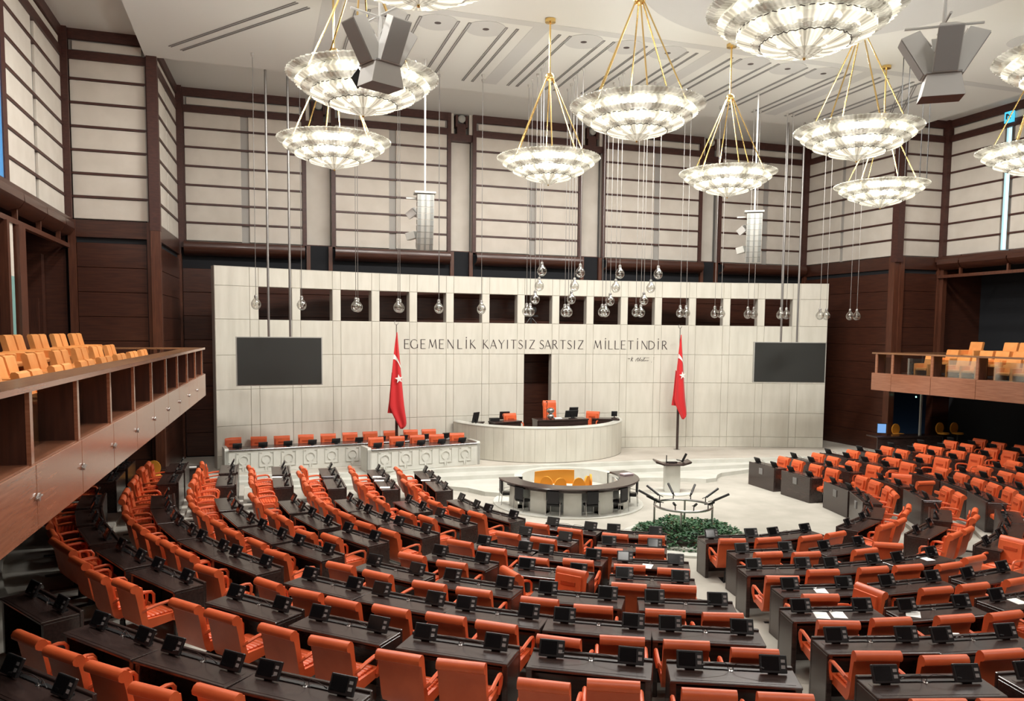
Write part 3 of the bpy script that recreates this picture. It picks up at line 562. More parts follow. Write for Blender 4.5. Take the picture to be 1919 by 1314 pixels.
CHAIRS=[(0,-7.03,23.81,0,85),(0,-6.95,23.15,0,89),(0,-6.92,25.11,0,85),(0,-6.89,26,0,89),(0,-6.88,21.69,0,86),(0,-6.81,20.73,0,74),(0,-6.45,19.85,0,70),(0,-6.07,19.2,0,66),(0,-5.05,17.78,0,48),(0,-4.49,17.15,0,43),(0,-3.71,16.45,0,36),(0,-3.03,16.13,0,25),(0,-1.47,15.4,0,16),(0,-0.7,15.28,0,3),(0,0.31,15.17,0,-5),(0,1.03,15.25,0,-12),(0,2.72,15.54,0,-19),(0,3.4,15.83,0,-28),(0,4.15,16.46,0,-38),(0,4.76,16.97,0,-45),(0,5.72,18.44,0,-56),(0,6.12,19.07,0,-63),(0,6.46,19.92,0,-76),(0,6.64,20.67,0,-81),(0,6.66,22.03,0,-91),(0,6.69,22.92,0,-90),(0,6.69,23.9,0,-87),(0,6.69,24.7,0,-91),(1,-8.51,23.87,0.12,91),(1,-8.47,25.11,0.12,86),(1,-8.46,23.03,0.12,84),(1,-8.44,25.88,0.12,92),(1,-8.38,21.39,0.12,80),(1,-8.24,20.59,0.12,79),(1,-7.86,19.13,0.12,70),(1,-7.48,18.58,0.12,66),(1,-6.11,16.69,0.12,51),(1,-5.53,16.07,0.12,46),(1,-4.58,15.01,0.12,31),(1,-3.77,14.78,0.12,27),(1,-1.67,13.9,0.12,8),(1,-0.91,13.68,0.12,7),(1,0.39,13.55,0.12,-3),(1,1.41,13.75,0.12,28),(1,3.21,14.02,0.12,-24),(1,3.88,14.3,0.12,-26),(1,5.04,15.15,0.12,-33),(1,5.67,15.72,0.12,-40),(1,6.97,17.33,0.12,-60),(1,7.32,18.06,0.12,-66),(1,7.81,19.85,0.12,-135),(1,7.88,19.3,0.12,5),(1,7.96,22.56,0.12,-86),(1,7.99,23.61,0.12,-89),(1,8.01,24.43,0.12,-93),(1,8.06,21.67,0.12,-91),(2,-10.11,24.65,0.24,87),(2,-10.04,23.52,0.24,92),(2,-10.01,22.71,0.24,87),(2,-9.98,25.61,0.24,86),(2,-9.96,21.27,0.24,85),(2,-9.82,20.49,0.24,82),(2,-9.61,19.64,0.24,76),(2,-9.35,18.89,0.24,70),(2,-9.06,17.92,0.24,63),(2,-8.66,17.12,0.24,61),(2,-7.42,15.91,0.24,48),(2,-6.96,15.25,0.24,41),(2,-6.4,14.39,0.24,38),(2,-5.65,14.04,0.24,33),(2,-4.89,13.48,0.24,26),(2,-4.21,13.03,0.24,27),(2,-2.59,12.11,0.24,18),(2,-1.65,12.24,0.24,11),(2,-0.66,12.12,0.24,5),(2,0.09,12.05,0.24,4),(2,0.88,11.91,0.24,-5),(2,1.73,12.14,0.24,-10),(2,3.59,12.62,0.22,-100),(2,6.45,14.43,0.22,-41),(2,7.19,15.15,0.22,-47),(2,7.96,16.25,0.22,-58),(2,8.61,17.11,0.22,-62),(2,8.77,17.77,0.22,-65),(2,8.97,18.44,0.22,-72),(2,9.21,21.39,0.22,-87),(2,9.24,19.31,0.22,-74),(2,9.41,24.24,0.22,-90),(2,9.48,20.27,0.22,-77),(2,9.5,22.31,0.22,-94),(2,9.68,23.56,0.22,-89),(3,-11.56,25.41,0.36,84),(3,-11.51,24.49,0.36,91),(3,-11.5,23.43,0.36,89),(3,-11.48,22.79,0.36,85),(3,-11.46,21.03,0.36,82),(3,-11.33,20.26,0.36,83),(3,-11.05,19.03,0.36,74),(3,-10.78,18.35,0.36,73),(3,-10.41,17.02,0.36,61),(3,-9.93,16.53,0.36,62),(3,-8.63,14.79,0.36,49),(3,-8.06,14.14,0.36,41),(3,-7.06,13.14,0.36,80),(3,-6.63,12.59,0.36,-130),(3,-5.55,12.13,0.36,29),(3,-4.81,11.83,0.36,25),(3,-2.86,10.79,0.36,16),(3,-2.26,10.46,0.36,-95),(3,-0.8,10.55,0.36,4),(3,-0.03,10.53,0.36,1),(3,0.96,10.54,0.36,-5),(3,1.77,10.78,0.36,-9),(3,10.55,17.59,0.28,-68),(3,10.6,18.88,0.28,-77),(3,10.82,19.85,0.28,-79),(3,10.88,18.52,0.28,-73),(3,10.93,21.57,0.28,-92),(3,10.99,22.39,0.28,-90),(3,11.07,23.56,0.28,-86),(3,11.11,24.37,0.28,-87),(4,-13,22.66,0.48,92),(4,-12.99,23.52,0.48,86),(4,-12.97,24.46,0.48,89),(4,-12.95,21.3,0.48,83),(4,-12.94,25.74,0.48,85),(4,-12.89,20.51,0.48,79),(4,-12.76,19.63,0.48,76),(4,-12.52,18.74,0.48,73),(4,-12.15,17.79,0.48,67),(4,-11.86,16.98,0.48,63),(4,-11.37,16.03,0.48,64),(4,-11.06,15.21,0.48,54),(4,-10.03,14.13,0.48,48),(4,-9.47,13.45,0.48,50),(4,-8.78,12.71,0.48,41),(4,-8.18,12.21,0.48,38),(4,-7.34,11.52,0.48,34),(4,-6.71,11,0.48,28),(4,-5.77,10.54,0.48,25),(4,-5.05,10.19,0.48,20),(4,-3.62,9.44,0.48,20),(4,-2.85,9.34,0.48,10),(4,-1.88,9.17,0.48,6),(4,-1.07,9.06,0.48,1),(4,0.11,9.17,0.48,0),(4,1.14,9.22,0.48,-5),(4,12.27,17.62,0.36,-71),(4,12.39,20.1,0.36,-78),(4,12.43,21.52,0.36,-86),(4,12.54,22.4,0.36,-93),(4,12.56,23.42,0.36,-93),(4,12.57,24.16,0.36,-93),(4,12.7,19.15,0.36,-78),(5,-14.5,24.4,0.6,90),(5,-14.48,24.42,0.6,90),(5,-14.45,22.49,0.6,89),(5,-14.45,23.07,0.6,85),(5,-14.42,25.36,0.6,89),(5,-14.41,21.2,0.6,87),(5,-14.36,20.35,0.6,85),(5,-14.13,19.14,0.6,80),(5,-13.95,18.25,0.6,71),(5,-13.61,17.32,0.6,67),(5,-13.26,16.46,0.6,64),(5,-12.93,15.84,0.6,66),(5,-12.59,15.13,0.6,61),(5,-12.2,14.12,0.6,53),(5,-11.23,13.07,0.6,55),(5,-10.73,12.47,0.6,45),(5,-10.23,11.89,0.6,46),(5,-9.61,11.39,0.6,43),(5,-8.94,10.89,0.6,39),(5,-8.35,10.4,0.6,38),(5,-7.73,9.69,0.6,35),(5,-6.98,9.5,0.6,25),(5,-6.25,9.14,0.6,23),(5,-5.55,8.66,0.6,23),(5,-4.14,8.16,0.6,17),(5,-3.45,7.82,0.6,13),(5,-2.63,7.76,0.6,8),(5,-1.15,7.72,0.6,4),(5,-0.26,7.67,0.6,1),(5,13.86,22.19,0.42,-87),(5,14.03,21.56,0.42,-87),(5,14.04,23.39,0.42,-89),(5,14.16,18.84,0.42,-78),(5,14.16,24.24,0.42,-93),(5,14.37,20.09,0.42,-83),(6,-16,23.5,0.72,90),(6,-16,24.4,0.72,90),(6,-16,25.7,0.72,90),(6,-15.97,21.74,0.72,88),(6,-15.86,20.35,0.72,83),(6,-15.69,19.25,0.72,79),(6,-15.32,17.72,0.72,72),(6,-15.02,16.72,0.72,71),(6,-14.82,16.07,0.72,63),(6,-14.56,15.57,0.72,61),(6,-14.21,14.69,0.72,60),(6,-13.79,13.8,0.72,57),(6,-13.31,13.22,0.72,55),(6,-12.39,12.05,0.72,50),(6,-11.88,11.46,0.72,49),(6,-11.18,10.7,0.72,47),(6,-10.59,10.14,0.72,40),(6,-9.85,9.49,0.72,37),(6,-9.23,9.06,0.72,31),(6,-8.48,8.29,0.72,31),(6,-7.77,8.09,0.72,25),(6,-6.87,7.59,0.72,24),(6,-6.14,7.27,0.72,23),(6,-4.69,6.7,0.72,16),(6,-3.98,6.49,0.72,17),(6,-2.66,6.39,0.72,9),(6,-1.69,6.26,0.72,6),(6,15.33,23.15,0.47,-89),(6,15.45,22.27,0.47,-88),(6,15.51,24.14,0.47,-89),(6,15.82,19.63,0.47,-82),(7,-14.06,10.95,0.84,51),(7,-13.58,10.33,0.84,46),(7,-13.03,9.73,0.84,45),(7,-12.49,9.03,0.84,41),(7,-11.84,8.79,0.84,43)]
DESKS=[(0,-6.25,24,0,90),(0,-6.25,26,0,90),(0,-6.1,21.19,0,80),(0,-5.62,19.68,0,65),(0,-4.32,17.86,0,44),(0,-3.06,16.91,0,30),(0,-0.97,15.95,0,9),(0,0.62,15.87,0,-6),(0,3,16.33,0,-28),(0,4.36,17.33,0,-44),(0,5.54,18.9,0,-62),(0,6.14,20.54,0,-78),(0,6.28,22.75,0,-90),(0,6.28,24.7,0,-90),(1,-7.87,24,0.12,90),(1,-7.87,26,0.12,90),(1,-7.68,20.85,0.12,79),(1,-7.09,19.01,0.12,65),(1,-5.45,16.7,0.12,44),(1,-3.84,15.49,0.12,29),(1,-1.24,14.31,0.12,9),(1,0.67,14.13,0.12,-5),(1,3.77,14.91,0.12,-28),(1,5.49,16.17,0.12,-44),(1,7.07,18.33,0.12,-64),(1,7.73,20.21,0.12,-78),(1,7.9,22.75,0.12,-90),(1,7.9,24.7,0.12,-90),(2,-9.45,24,0.24,90),(2,-9.45,26,0.24,90),(2,-9.3,20.93,0.24,82),(2,-8.93,19.37,0.24,72),(2,-8.31,17.91,0.24,62),(2,-6.73,15.74,0.24,46),(2,-5.62,14.77,0.24,37),(2,-4.22,13.9,0.24,27),(2,-1.95,12.86,0.24,12),(2,-0.38,12.61,0.24,2),(2,1.22,12.63,0.24,-7),(2,4.16,13.33,0.22,-26),(2,5.51,14.13,0.22,-36),(2,6.7,15.15,0.22,-45),(2,8.25,17.18,0.22,-60),(2,8.91,18.61,0.22,-70),(2,9.34,20.2,0.22,-80),(2,9.48,22.75,0.22,-90),(2,9.48,24.7,0.22,-90),(3,-10.95,24,0.36,90),(3,-10.95,26,0.36,90),(3,-10.77,20.6,0.36,81),(3,-10.34,18.85,0.36,72),(3,-9.59,17.12,0.36,62),(3,-7.92,14.81,0.36,47),(3,-6.47,13.53,0.36,36),(3,-4.89,12.56,0.36,27),(3,-2.29,11.31,0.36,12),(3,-0.46,11.06,0.36,2),(3,1.35,11.08,0.36,-7),(3,10.32,18.09,0.28,-70),(3,10.8,19.85,0.28,-80),(3,10.98,22.75,0.28,-90),(3,10.98,24.7,0.28,-90),(4,-12.5,24,0.48,90),(4,-12.5,26,0.48,90),(4,-12.36,20.77,0.48,83),(4,-12.02,19.07,0.48,75),(4,-11.45,17.42,0.48,67),(4,-10.68,15.9,0.48,59),(4,-9.34,14.07,0.48,49),(4,-8.1,12.85,0.48,41),(4,-6.68,11.79,0.48,32),(4,-5.13,10.96,0.48,24),(4,-3.08,10,0.48,14),(4,-1.41,9.61,0.48,6),(4,0.44,9.66,0.48,-2),(4,11.98,18.19,0.36,-73),(4,12.38,19.89,0.36,-81),(4,12.53,22.75,0.36,-90),(4,12.53,24.7,0.36,-90),(5,-14,24,0.6,90),(5,-14,26,0.6,90),(5,-13.88,20.94,0.6,84),(5,-13.63,19.31,0.6,78),(5,-13.2,17.78,0.6,71),(5,-12.59,16.29,0.6,64),(5,-11.86,14.95,0.6,58),(5,-10.55,13.17,0.6,49),(5,-9.47,12.06,0.6,43),(5,-8.29,11.08,0.6,36),(5,-7,10.23,0.6,30),(5,-5.64,9.54,0.6,24),(5,-3.61,8.57,0.6,15),(5,-2.16,8.21,0.6,9),(5,-0.2,8.15,0.6,1),(5,13.93,20.14,0.42,-83),(5,14.03,22.75,0.42,-90),(5,14.03,24.7,0.42,-90),(6,-15.55,24,0.72,90),(6,-15.55,26,0.72,90),(6,-15.43,20.81,0.72,84),(6,-15.16,19.08,0.72,78),(6,-14.7,17.38,0.72,72),(6,-13.94,15.52,0.72,64),(6,-13.1,14.01,0.72,58),(6,-11.72,12.16,0.72,49),(6,-10.52,10.91,0.72,43),(6,-9.18,9.81,0.72,36),(6,-7.72,8.86,0.72,30),(6,-6.18,8.09,0.72,24),(6,-4.12,7.13,0.72,15),(6,-2.35,6.78,0.72,9),(6,15.49,20.22,0.47,-84),(6,15.58,22.75,0.47,-90),(6,15.58,24.7,0.47,-90),(7,-14.66,12.74,0.84,57),(7,-13.42,11.07,0.84,50),(7,-12.37,9.92,0.84,45),(7,-11.22,8.87,0.84,40),(8,-14.01,9.47,0.96,48)]
CHAIRS += [(8, -14.0, 8.4, .96, 48), (8, -13.4, 7.7, .96, 45), (7, -16.2, 13.2, .84, 100)]
WORDROW = ['innermost', 'second', 'third', 'fourth', 'fifth', 'sixth', 'seventh', 'eighth', 'ninth']
def sector(x, y):
    a = math.degrees(math.atan2(x, 22.3 - y))
    if a < -86: return 0, 'left straight wing', -y
    if a < -54.5: return 1, 'left curve', a
    if a < -18.5: return 2, 'centre-left block', a
    if a < 17: return 3, 'centre block', a
    if a < 53: return 4, 'centre-right block', a
    if a < 88: return 5, 'right curve', a
    return 6, 'right straight wing', y
def numbered(L):
    G = defaultdict(list)
    for q in L:
        s, nm, key = sector(q[1], q[2]); G[(q[0], s, nm)].append((key, q))
    out = []
    for (k, s, nm), l in G.items():
        l.sort(key=lambda t: t[0]); n = len(l)
        for i, (_, q) in enumerate(l): out.append((q, i, n, k, s, nm))
    return out
def where(i, s):
    # counted from the stage end in the straight wings and curves, from the left elsewhere
    if s == 0: return '%s from the stage end' % ORD[i]
    if s == 6: return '%s from the curve end' % ORD[i]
    return '%s from the left' % ORD[i]
c0 = make_chair(); first = True; c0['category'] = 'chair'
SEC = {}
for q, i, n, k, s, nm in numbered(CHAIRS):
    rad = math.radians(q[4]); da = math.degrees(math.atan2(-q[1], 22.3 - q[2]))
    turned = abs((q[4] - da + 180) % 360 - 180) > 45 and s not in (0, 6)
    lb = 'orange armchair%s, %s, %s row, %s' % (' turned aside' if turned else '', where(i, s), WORDROW[k], nm)
    gp = 'orange swivel armchairs at the curved desk rows'
    if first: c0.location = q[1:4]; c0.rotation_euler = (0, 0, -rad); tag(c0, lb, 'chair', gp); first = False
    else: dup(c0, q[1:4], -rad, lb)
KIDS.clear()
# ================================================================ two-seat desks
def make_desk():
    t = empty('double_desk')
    MB().bev(-.77, .77, -.32, .19, .80, .84, .008).box(-.70, .70, -.27, .05, .84, .843).obj('desktop', M_desk, t)
    MB().bev(-.77, .77, .19, .24, 0, .87, .008).obj('front_panel', M_desk, t)
    for s in (-1, 1): MB().bev(s * .73 - .04, s * .73 + .04, -.29, .19, 0, .80, .008).obj('side_panel', M_desk, t)
    MB().box(-.69, .69, -.05, .17, .62, .66).obj('shelf', M_desk, t)
    m = MB().box(-.40, -.04, .06, .115, .843, .856).box(.04, .40, .06, .115, .843, .856)
    for i in range(5): m.box(-.37 + i * .07, -.34 + i * .07, .055, .06, .846, .853)
    m.obj('cable_tray', M_black, t)
    for s in (-1, 1):
        mm = MB().tube([(s * .03, .08, .843), (s * .03, .07, .90), (s * .08, .04, .945), (s * .2, 0, .955), (s * .33, -.05, .95)], .0045, 4).tube([(s * .33, -.05, .95), (s * .37, -.065, .945)], .01, 5).box(s * .045 - .025, s * .045 + .025, .05, .1, .843, .852).obj('microphone', M_black, t)
    MB().lathe([(.03, .843), (.03, .848), (.008, .85), (.008, .875)], 8, Matrix.Translation((0, .05, 0))).obj('chrome_clip', M_steel, t)
    return t
d0 = make_desk(); first = True
def make_mon():
    t = empty('desk_monitor'); t.scale = (1.2,) * 3; Mt = Matrix.Rotation(math.radians(-28), 4, 'X')
    MB().bev(-.135, .135, -.02, .015, -.085, .095, .006, Matrix.Translation((0, 0, .09)) @ Mt).obj('casing', M_black, t)
    MB().box(-.115, .055, -.0225, -.02, -.06, .075, Matrix.Translation((0, 0, .09)) @ Mt).obj('screen', M_screen, t)
    MB().box(-.05, .05, -.02, .06, 0, .02).obj('foot', M_black, t)
    MB().box(.075, .115, -.0225, -.02, -.04, -.005, Matrix.Translation((0, 0, .09)) @ Mt).box(.075, .115, -.0225, -.02, .02, .05, Matrix.Translation((0, 0, .09)) @ Mt).obj('keys', M_greyd, t)
    return t
m0 = make_mon(); mons = []
vent = []
for q, i, n, k, s, nm in numbered(DESKS):
    lb = 'dark two-seat desk, %s, %s row, %s' % (where(i, s), WORDROW[k], nm)
    rz = -math.radians(q[4])
    if first: d0.location = q[1:4]; d0.rotation_euler = (0, 0, rz); tag(d0, lb, 'desk', 'dark two-seat desks in curved rows'); first = False; o = d0
    else: o = dup(d0, q[1:4], rz, lb)
    c, sn = math.cos(rz), math.sin(rz)
    vent = vent + [o] if k == 0 else vent
    for j, dx in enumerate((-.5, .5)):
        mons.append((k, q[1] + dx * c + .05 * -sn, q[2] + dx * sn + .05 * c, q[3] + .842, rz, s, nm, i, j))
for o in vent:
    v = MB().box(-.1, .1, .24, .262, .52, .74)
    for z in (.56, .6, .64, .68): v.box(-.08, .08, .262, .268, z, z + .015)
    v.obj('vent_plate', M_greyd, o)
first = True; gm = 'small black screens on the desks'
KIDS.clear()
G = defaultdict(list)
for q in mons: G[(q[0], q[5])].append(q)
for key in G:
    for n, q in enumerate(sorted(G[key], key=lambda q: (q[7], q[8]))):
        k, x, y, z, rz, s, nm, i, j = q
        lb = 'small black desk screen, %s, %s row, %s' % (where(n, s), WORDROW[k], nm)
        if first: m0.location = (x, y, z); m0.rotation_euler = (0, 0, rz); tag(m0, lb, 'monitor', gm); first = False
        else:
            dup(m0, (x, y, z), rz, lb)
KIDS.clear()
# papers on the desks
PAP = [(-4.36, 13.77, 2, 25, 'two white sheets beside a screen in the centre-left third row'), (-2.27, 11.27, 3, 12, 'white sheet on the fourth centre row desk before a turned chair'), (-3.32, 9.96, 4, 15, 'left white sheet of the pair on the fifth centre row'), (-3.05, 9.9, 4, 13, 'right white sheet of the pair on the fifth centre row'), (-1.88, 9.6, 4, 30, 'white sheet lying askew below a screen in the fifth centre row'), (1.49, 12.65, 2, -8, 'white sheet on the shiny right desk of the third centre row'), (-2.25, 8.5, 5, 10, 'small white card by the microphones in the sixth centre row'), (.27, 9.6, 4, -5, 'white sheet at the right edge of the fifth centre row'),
       (-8.01, 25.4, 1, 90, 'white sheet on the farthest desk of the left second row'), (-8.05, 24.7, 1, 90, 'white sheet near the middle of the left second row'), (-8.05, 23.5, 1, 88, 'thick white sheet nearest the curve in the left second row'), (-6.5, 25.0, 0, 90, 'white sheet on the front row desk of the left wing'), (-11.13, 24.82, 3, 90, 'white sheet on the fourth row desk of the left wing')]
for i, (x, y, k, h, lb) in enumerate(PAP):
    z = ZLT[k] + .8445; w, l = (.10, .07) if 'card' in lb else (.105, .15)
    o = MB().box(-w, w, -l, l, 0, .003 if 'thick' not in lb else .02).obj('paper_sheet', M_paper, None, False, (x, y, z), -math.radians(h + 12)); tag(o, lb, 'paper')
# ================================================================ ministers' benches
def bench(a, b, n, label, ends=True):
    (ax, ay), (bx, by) = a, b; M, L_ = frame(ax, ay, bx, by); t = tag(empty('ministers_bench', (ax, ay, .455), math.atan2(by - ay, bx - ax)), label, 'bench')
    H = .86
    MB().bev(0, L_, .0, .1, 0, H - .02, .01).obj('front_panel', M_marble2, t)
    for x in (0, L_ - .14): MB().prism([(-.0, 0), (-.0, H), (.03, H + .06), (.85, H + .06), (.85, 0)], x, x + .14, 'x').obj('end_panel', M_marble2, t)
    MB().prism([(-.04, H + .02), (-.06, H - .01), (-.03, H - .045), (.8, H - .045), (.8, H + .02)], .14, L_ - .14, 'x').obj('desktop', M_desk, t)
    p = (L_ - .5) / n
    for i in range(n):
        cx = .25 + p * (i + .5); w = p * .33; m = MB(); zc = H * .55; r = .17
        for (x0, x1, z0, z1) in ((cx - w, cx - w + .02, .2, H - .12), (cx + w - .02, cx + w, .2, H - .12), (cx - w, cx - r * .9, H - .14, H - .12), (cx + r * .9, cx + w, H - .14, H - .12), (cx - w, cx - .05, .2, .22), (cx + .05, cx + w, .2, .22), (cx - .06, cx - .03, .1, .22), (cx + .03, cx + .06, .1, .22)): m.box(x0, x1, -.03, .0, z0, z1)
        for q in range(20):
            g = -1.1 + (2 * PI - .8) * q / 20; g2 = -1.1 + (2 * PI - .8) * (q + 1) / 20
            m.add([(cx + rr * math.cos(h), yy, zc + rr * math.sin(h)) for yy in (-.03, 0) for h in (g, g2) for rr in (r, r - .025)], [(0, 2, 3, 1), (4, 5, 7, 6), (0, 4, 6, 2), (1, 3, 7, 5)])
        m.obj('relief_ornament', M_marble2, t)
    return t, M, L_, p
b1, Mb1, L1, p1 = bench((-12.82, 29.95), (-3.6, 31.25), 11, 'long white marble front bench with dark top along the curved wall at left')
b2, Mb2, L2_, p2 = bench((-7.85, 28.9), (-3.35, 29.75), 5, 'short white marble bench with dark top standing before the long bench')
BC = [(-12.52, 31.2), (-11.63, 31.25), (-10.75, 31.3), (-9.88, 31.45), (-9.03, 31.5), (-8.15, 31.7), (-7.33, 31.8), (-6.5, 31.9), (-5.67, 32.0), (-4.9, 32.0)]
FC = [(-7.35, 30.05), (-6.55, 30.15), (-5.7, 30.3), (-4.95, 30.35), (-4.07, 30.55)]
for (L, M_, nm, gz) in ((BC, Mb1, 'long', 0), (FC, Mb2, 'short', 0)):
    for i, (x, y) in enumerate(L):
        o = dup(c0, (x - .03, y - .32, .5), PI + random.Random(i).uniform(-.06, .06), 'orange leather armchair, %s from the left behind the %s marble bench' % (ORD[i], nm)); o['group'] = 'armchairs behind the marble benches'
for (t, M_, L_, n, nm) in ((b1, Mb1, L1, 10, 'long'), (b2, Mb2, L2_, 5, 'short')):
    for i in range(n):
        u = (.45 + .9 * i) if n == 10 else (.42 + .86 * i); P = M_ @ Vector((u, .12, 1.34))
        o = dup(m0, P, math.atan2(M_[1][0], M_[0][0]) + PI, 'small black screen, %s from the left on the %s marble bench' % (ORD[i], nm)); o['group'] = 'screens on the marble benches'
# ================================================================ rostrum
rc = (.12, 33.15); R0 = 3.87
rs = tag(empty('rostrum', (rc[0], rc[1], .455)), 'large drum shaped white marble rostrum before the dark doorway', 'rostrum')
A0, A1 = math.radians(187), math.radians(353)
MB().lathe([(R0 - .28, .0), (R0 - .03, .0), (R0 - .03, 1.36), (R0 - .28, 1.36)], 56, None, A0, A1).obj('drum_core', M_joint, rs)
nS = 26
st0 = None
for i in range(nS):
    a = A0 + (A1 - A0) * i / nS; b = A0 + (A1 - A0) * (i + 1) / nS - .0016
    if st0 is None: st0 = MB().lathe([(R0 - .04, .02), (R0, .02), (R0, 1.38), (R0 - .04, 1.38)], 3, None, 0, b - a).mesh('marble_stave', M_marble)
    o = link('marble_stave', st0, rs); o.rotation_euler = (0, 0, a)
MB().lathe([(R0 - .32, 1.36), (R0 + .01, 1.36), (R0 + .02, 1.40), (R0 - .02, 1.44), (R0 - .30, 1.44), (R0 - .32, 1.40), (R0 - .32, 1.36)], 64, None, A0, A1).obj('rim', M_marble2, rs, True)
MB().lathe([(.01, .62), (R0 - .3, .62)], 40, None, A0, A1).obj('inner_floor', M_carpet2, rs)
def rtable(x, y, w, d, z, lb, rz=0):
    t = tag(empty('rostrum_desk', (x, y, 1.075), rz), lb, 'desk'); MB().bev(-w / 2, w / 2, -d / 2, d / 2, z - .06, z, .008).obj('desktop', M_desk, t); MB().box(-w / 2 + .04, w / 2 - .04, -d / 2 + .03, -d / 2 + .07, 0, z - .06).obj('front_panel', M_desk, t)
    for s in (-1, 1): MB().box(s * (w / 2 - .04) - .03, s * (w / 2 - .04) + .03, -d / 2 + .07, d / 2 - .05, 0, z - .06).obj('side_panel', M_desk, t)
    return t
rtable(.5, 30.95, 2.3, .75, .98, 'wide dark desk at the middle of the rostrum')
rtable(-1.9, 31.1, 1.3, .6, .92, 'narrow dark desk at the left of the rostrum', .25)
rtable(2.75, 31.35, 1.2, .6, .9, 'narrow dark desk at the right of the rostrum', -.35)
rtable(-3.0, 32.0, .9, .5, .8, 'small dark side desk by the left rim of the rostrum', .7)
KIDS.clear()
def high_chair():
    t = make_chair(1.75); return t
hc = high_chair(); tag(hc, 'tall orange leather chair at the middle of the rostrum', 'chair'); hc.location = (.42, 31.75, 1.16); hc.rotation_euler = (0, 0, PI)
KIDS.clear()
o = dup(c0, (-1.45, 31.35, 1.12), PI + .2, 'orange leather chair left of the tall one in the rostrum'); o['group'] = 'low rostrum armchairs'
o = dup(c0, (2.1, 31.45, 1.12), PI - .7, 'orange leather chair turned aside at right in the rostrum'); o['group'] = 'low rostrum armchairs'
def bigmon(x, y, z, w, h, rz, lb, tilt=-.25):
    t = tag(empty('computer_monitor', (x, y, z), rz), lb, 'monitor'); Mt = Matrix.Translation((0, 0, .04 + h / 2)) @ Matrix.Rotation(tilt, 4, 'X')
    MB().bev(-w / 2, w / 2, -.02, .02, -h / 2, h / 2, .006, Mt).obj('casing', M_black, t); MB().box(-w / 2 + .02, w / 2 - .02, -.023, -.02, -h / 2 + .02, h / 2 - .02, Mt).obj('screen', M_screen, t)
    MB().box(-w / 5, w / 5, -.05, .08, 0, .012).box(-.02, .02, .0, .03, .01, .2).obj('stand', M_black, t)
bigmon(.98, 30.9, 2.055, .62, .30, PI + .15, 'wide black monitor on the middle desk of the rostrum')
bigmon(1.15, 31.1, 2.055, .4, .42, PI, 'square black monitor back behind the wide one in the rostrum')
bigmon(-3.1, 31.35, 1.875, .36, .45, PI + .6, 'dark monitor at the far left inside the rostrum')
bigmon(-1.65, 32.0, 1.9, .44, .36, PI, 'grey dark monitor behind the left orange chair of the rostrum')
bigmon(3.3, 31.6, 1.96, .26, .24, PI - .3, 'little dark screen at the right end of the rostrum')
mt = tag(empty('metal_ornament', (-.02, 30.75, 2.055)), 'polished metal two-ball ornament on the rostrum desk left of the tall chair', 'ornament')
MB().ball((0, 0, .12), .15, 12, 8, (1, 1, .8)).obj('lower_ball', M_steel, mt, True); MB().ball((0, 0, .36), .16, 12, 8, (1, 1, .8)).obj('upper_ball', M_steel, mt, True); MB().lathe([(.07, .22), (.05, .25), (.07, .28)], 10).obj('neck', M_steel, mt, True)
gm_ = MB().tube([(0, 0, 0), (0, 0, .5), (.0, -.06, .72), (-.05, -.14, .74)], .012, 5).tube([(-.05, -.14, .74), (-.09, -.18, .72)], .025, 6).obj('gooseneck_microphone', M_black, None, False, (-.1, 31.0, 2.055)); tag(gm_, 'thin black gooseneck microphone rising before the dark doorway', 'microphone')
bk = MB().bev(-.16, .16, -.11, .11, 0, .05, .006).obj('document_stack', M_paper, None, False, (.32, 30.8, 2.056)); tag(bk, 'pile of papers on the rostrum desk before the tall chair', 'papers')
bx = MB().bev(-.2, .2, -.12, .12, 0, .13, .01).obj('desk_printer', M_black, None, False, (-2.35, 31.15, 1.996)); tag(bx, 'dark box device on the left desk of the rostrum', 'device')
# ================================================================ stenographers' round table
tc_ = (-1.8, 24.3)
st = tag(empty('round_table_station', (tc_[0], tc_[1], 0)), 'half round dark topped table on a white marble plinth before the steps', 'table')
MB().lathe([(.01, .0), (2.5, .0), (2.5, .04), (.01, .04)], 64).obj('plinth', M_marble2, st)
a0, a1 = math.radians(172), math.radians(372)
MB().lathe([(1.72, .84), (2.32, .84), (2.36, .87), (2.34, .90), (1.72, .90), (1.72, .84)], 60, None, a0, a1).obj('tabletop', M_desk, st, True)
MB().lathe([(2.0, .76), (2.24, .76), (2.24, .84), (2.0, .84)], 50, None, a0 + .25, a1 - .25).obj('apron', M_desk, st)
for i in range(6):
    g = math.radians(190 + 31 * i); w = math.radians(7.8); 
    if i == 5: g = math.radians(346)
    MB().lathe([(1.62, .04), (2.08, .04), (2.08, .78), (1.62, .78), (1.62, .04)], 4, None, g - w, g + w).obj('marble_pier', M_marble2, st)
MB().lathe([(1.66, .04), (1.70, .04), (1.70, .78), (1.66, .78)], 40, None, a0 + .1, a1 - .1).obj('inner_screen', mat('pale_panel', (.45, .47, .46), .5), st)
pw_ = struct('', MB().lathe([(1.62, .0), (1.9, .0), (1.9, .60), (1.62, .60), (1.62, .0)], 40, Matrix.Translation((-1.2, 25.85, 0)), math.radians(5), math.radians(172)).obj('wall_front', M_marble2))
for s in (-1, 1): MB().box(-1.25 + s * 2.0 - .28, -1.25 + s * 2.0 + .28, 25.9, 26.3, 0, .56).obj('end_block', M_marble2, pw_)
scx = MB().lathe([(1.45, .35), (1.55, .35), (1.52, .84), (1.46, .84)], 16, None, math.radians(60), math.radians(118)).obj('curved_backrest', M_amber, st, True)
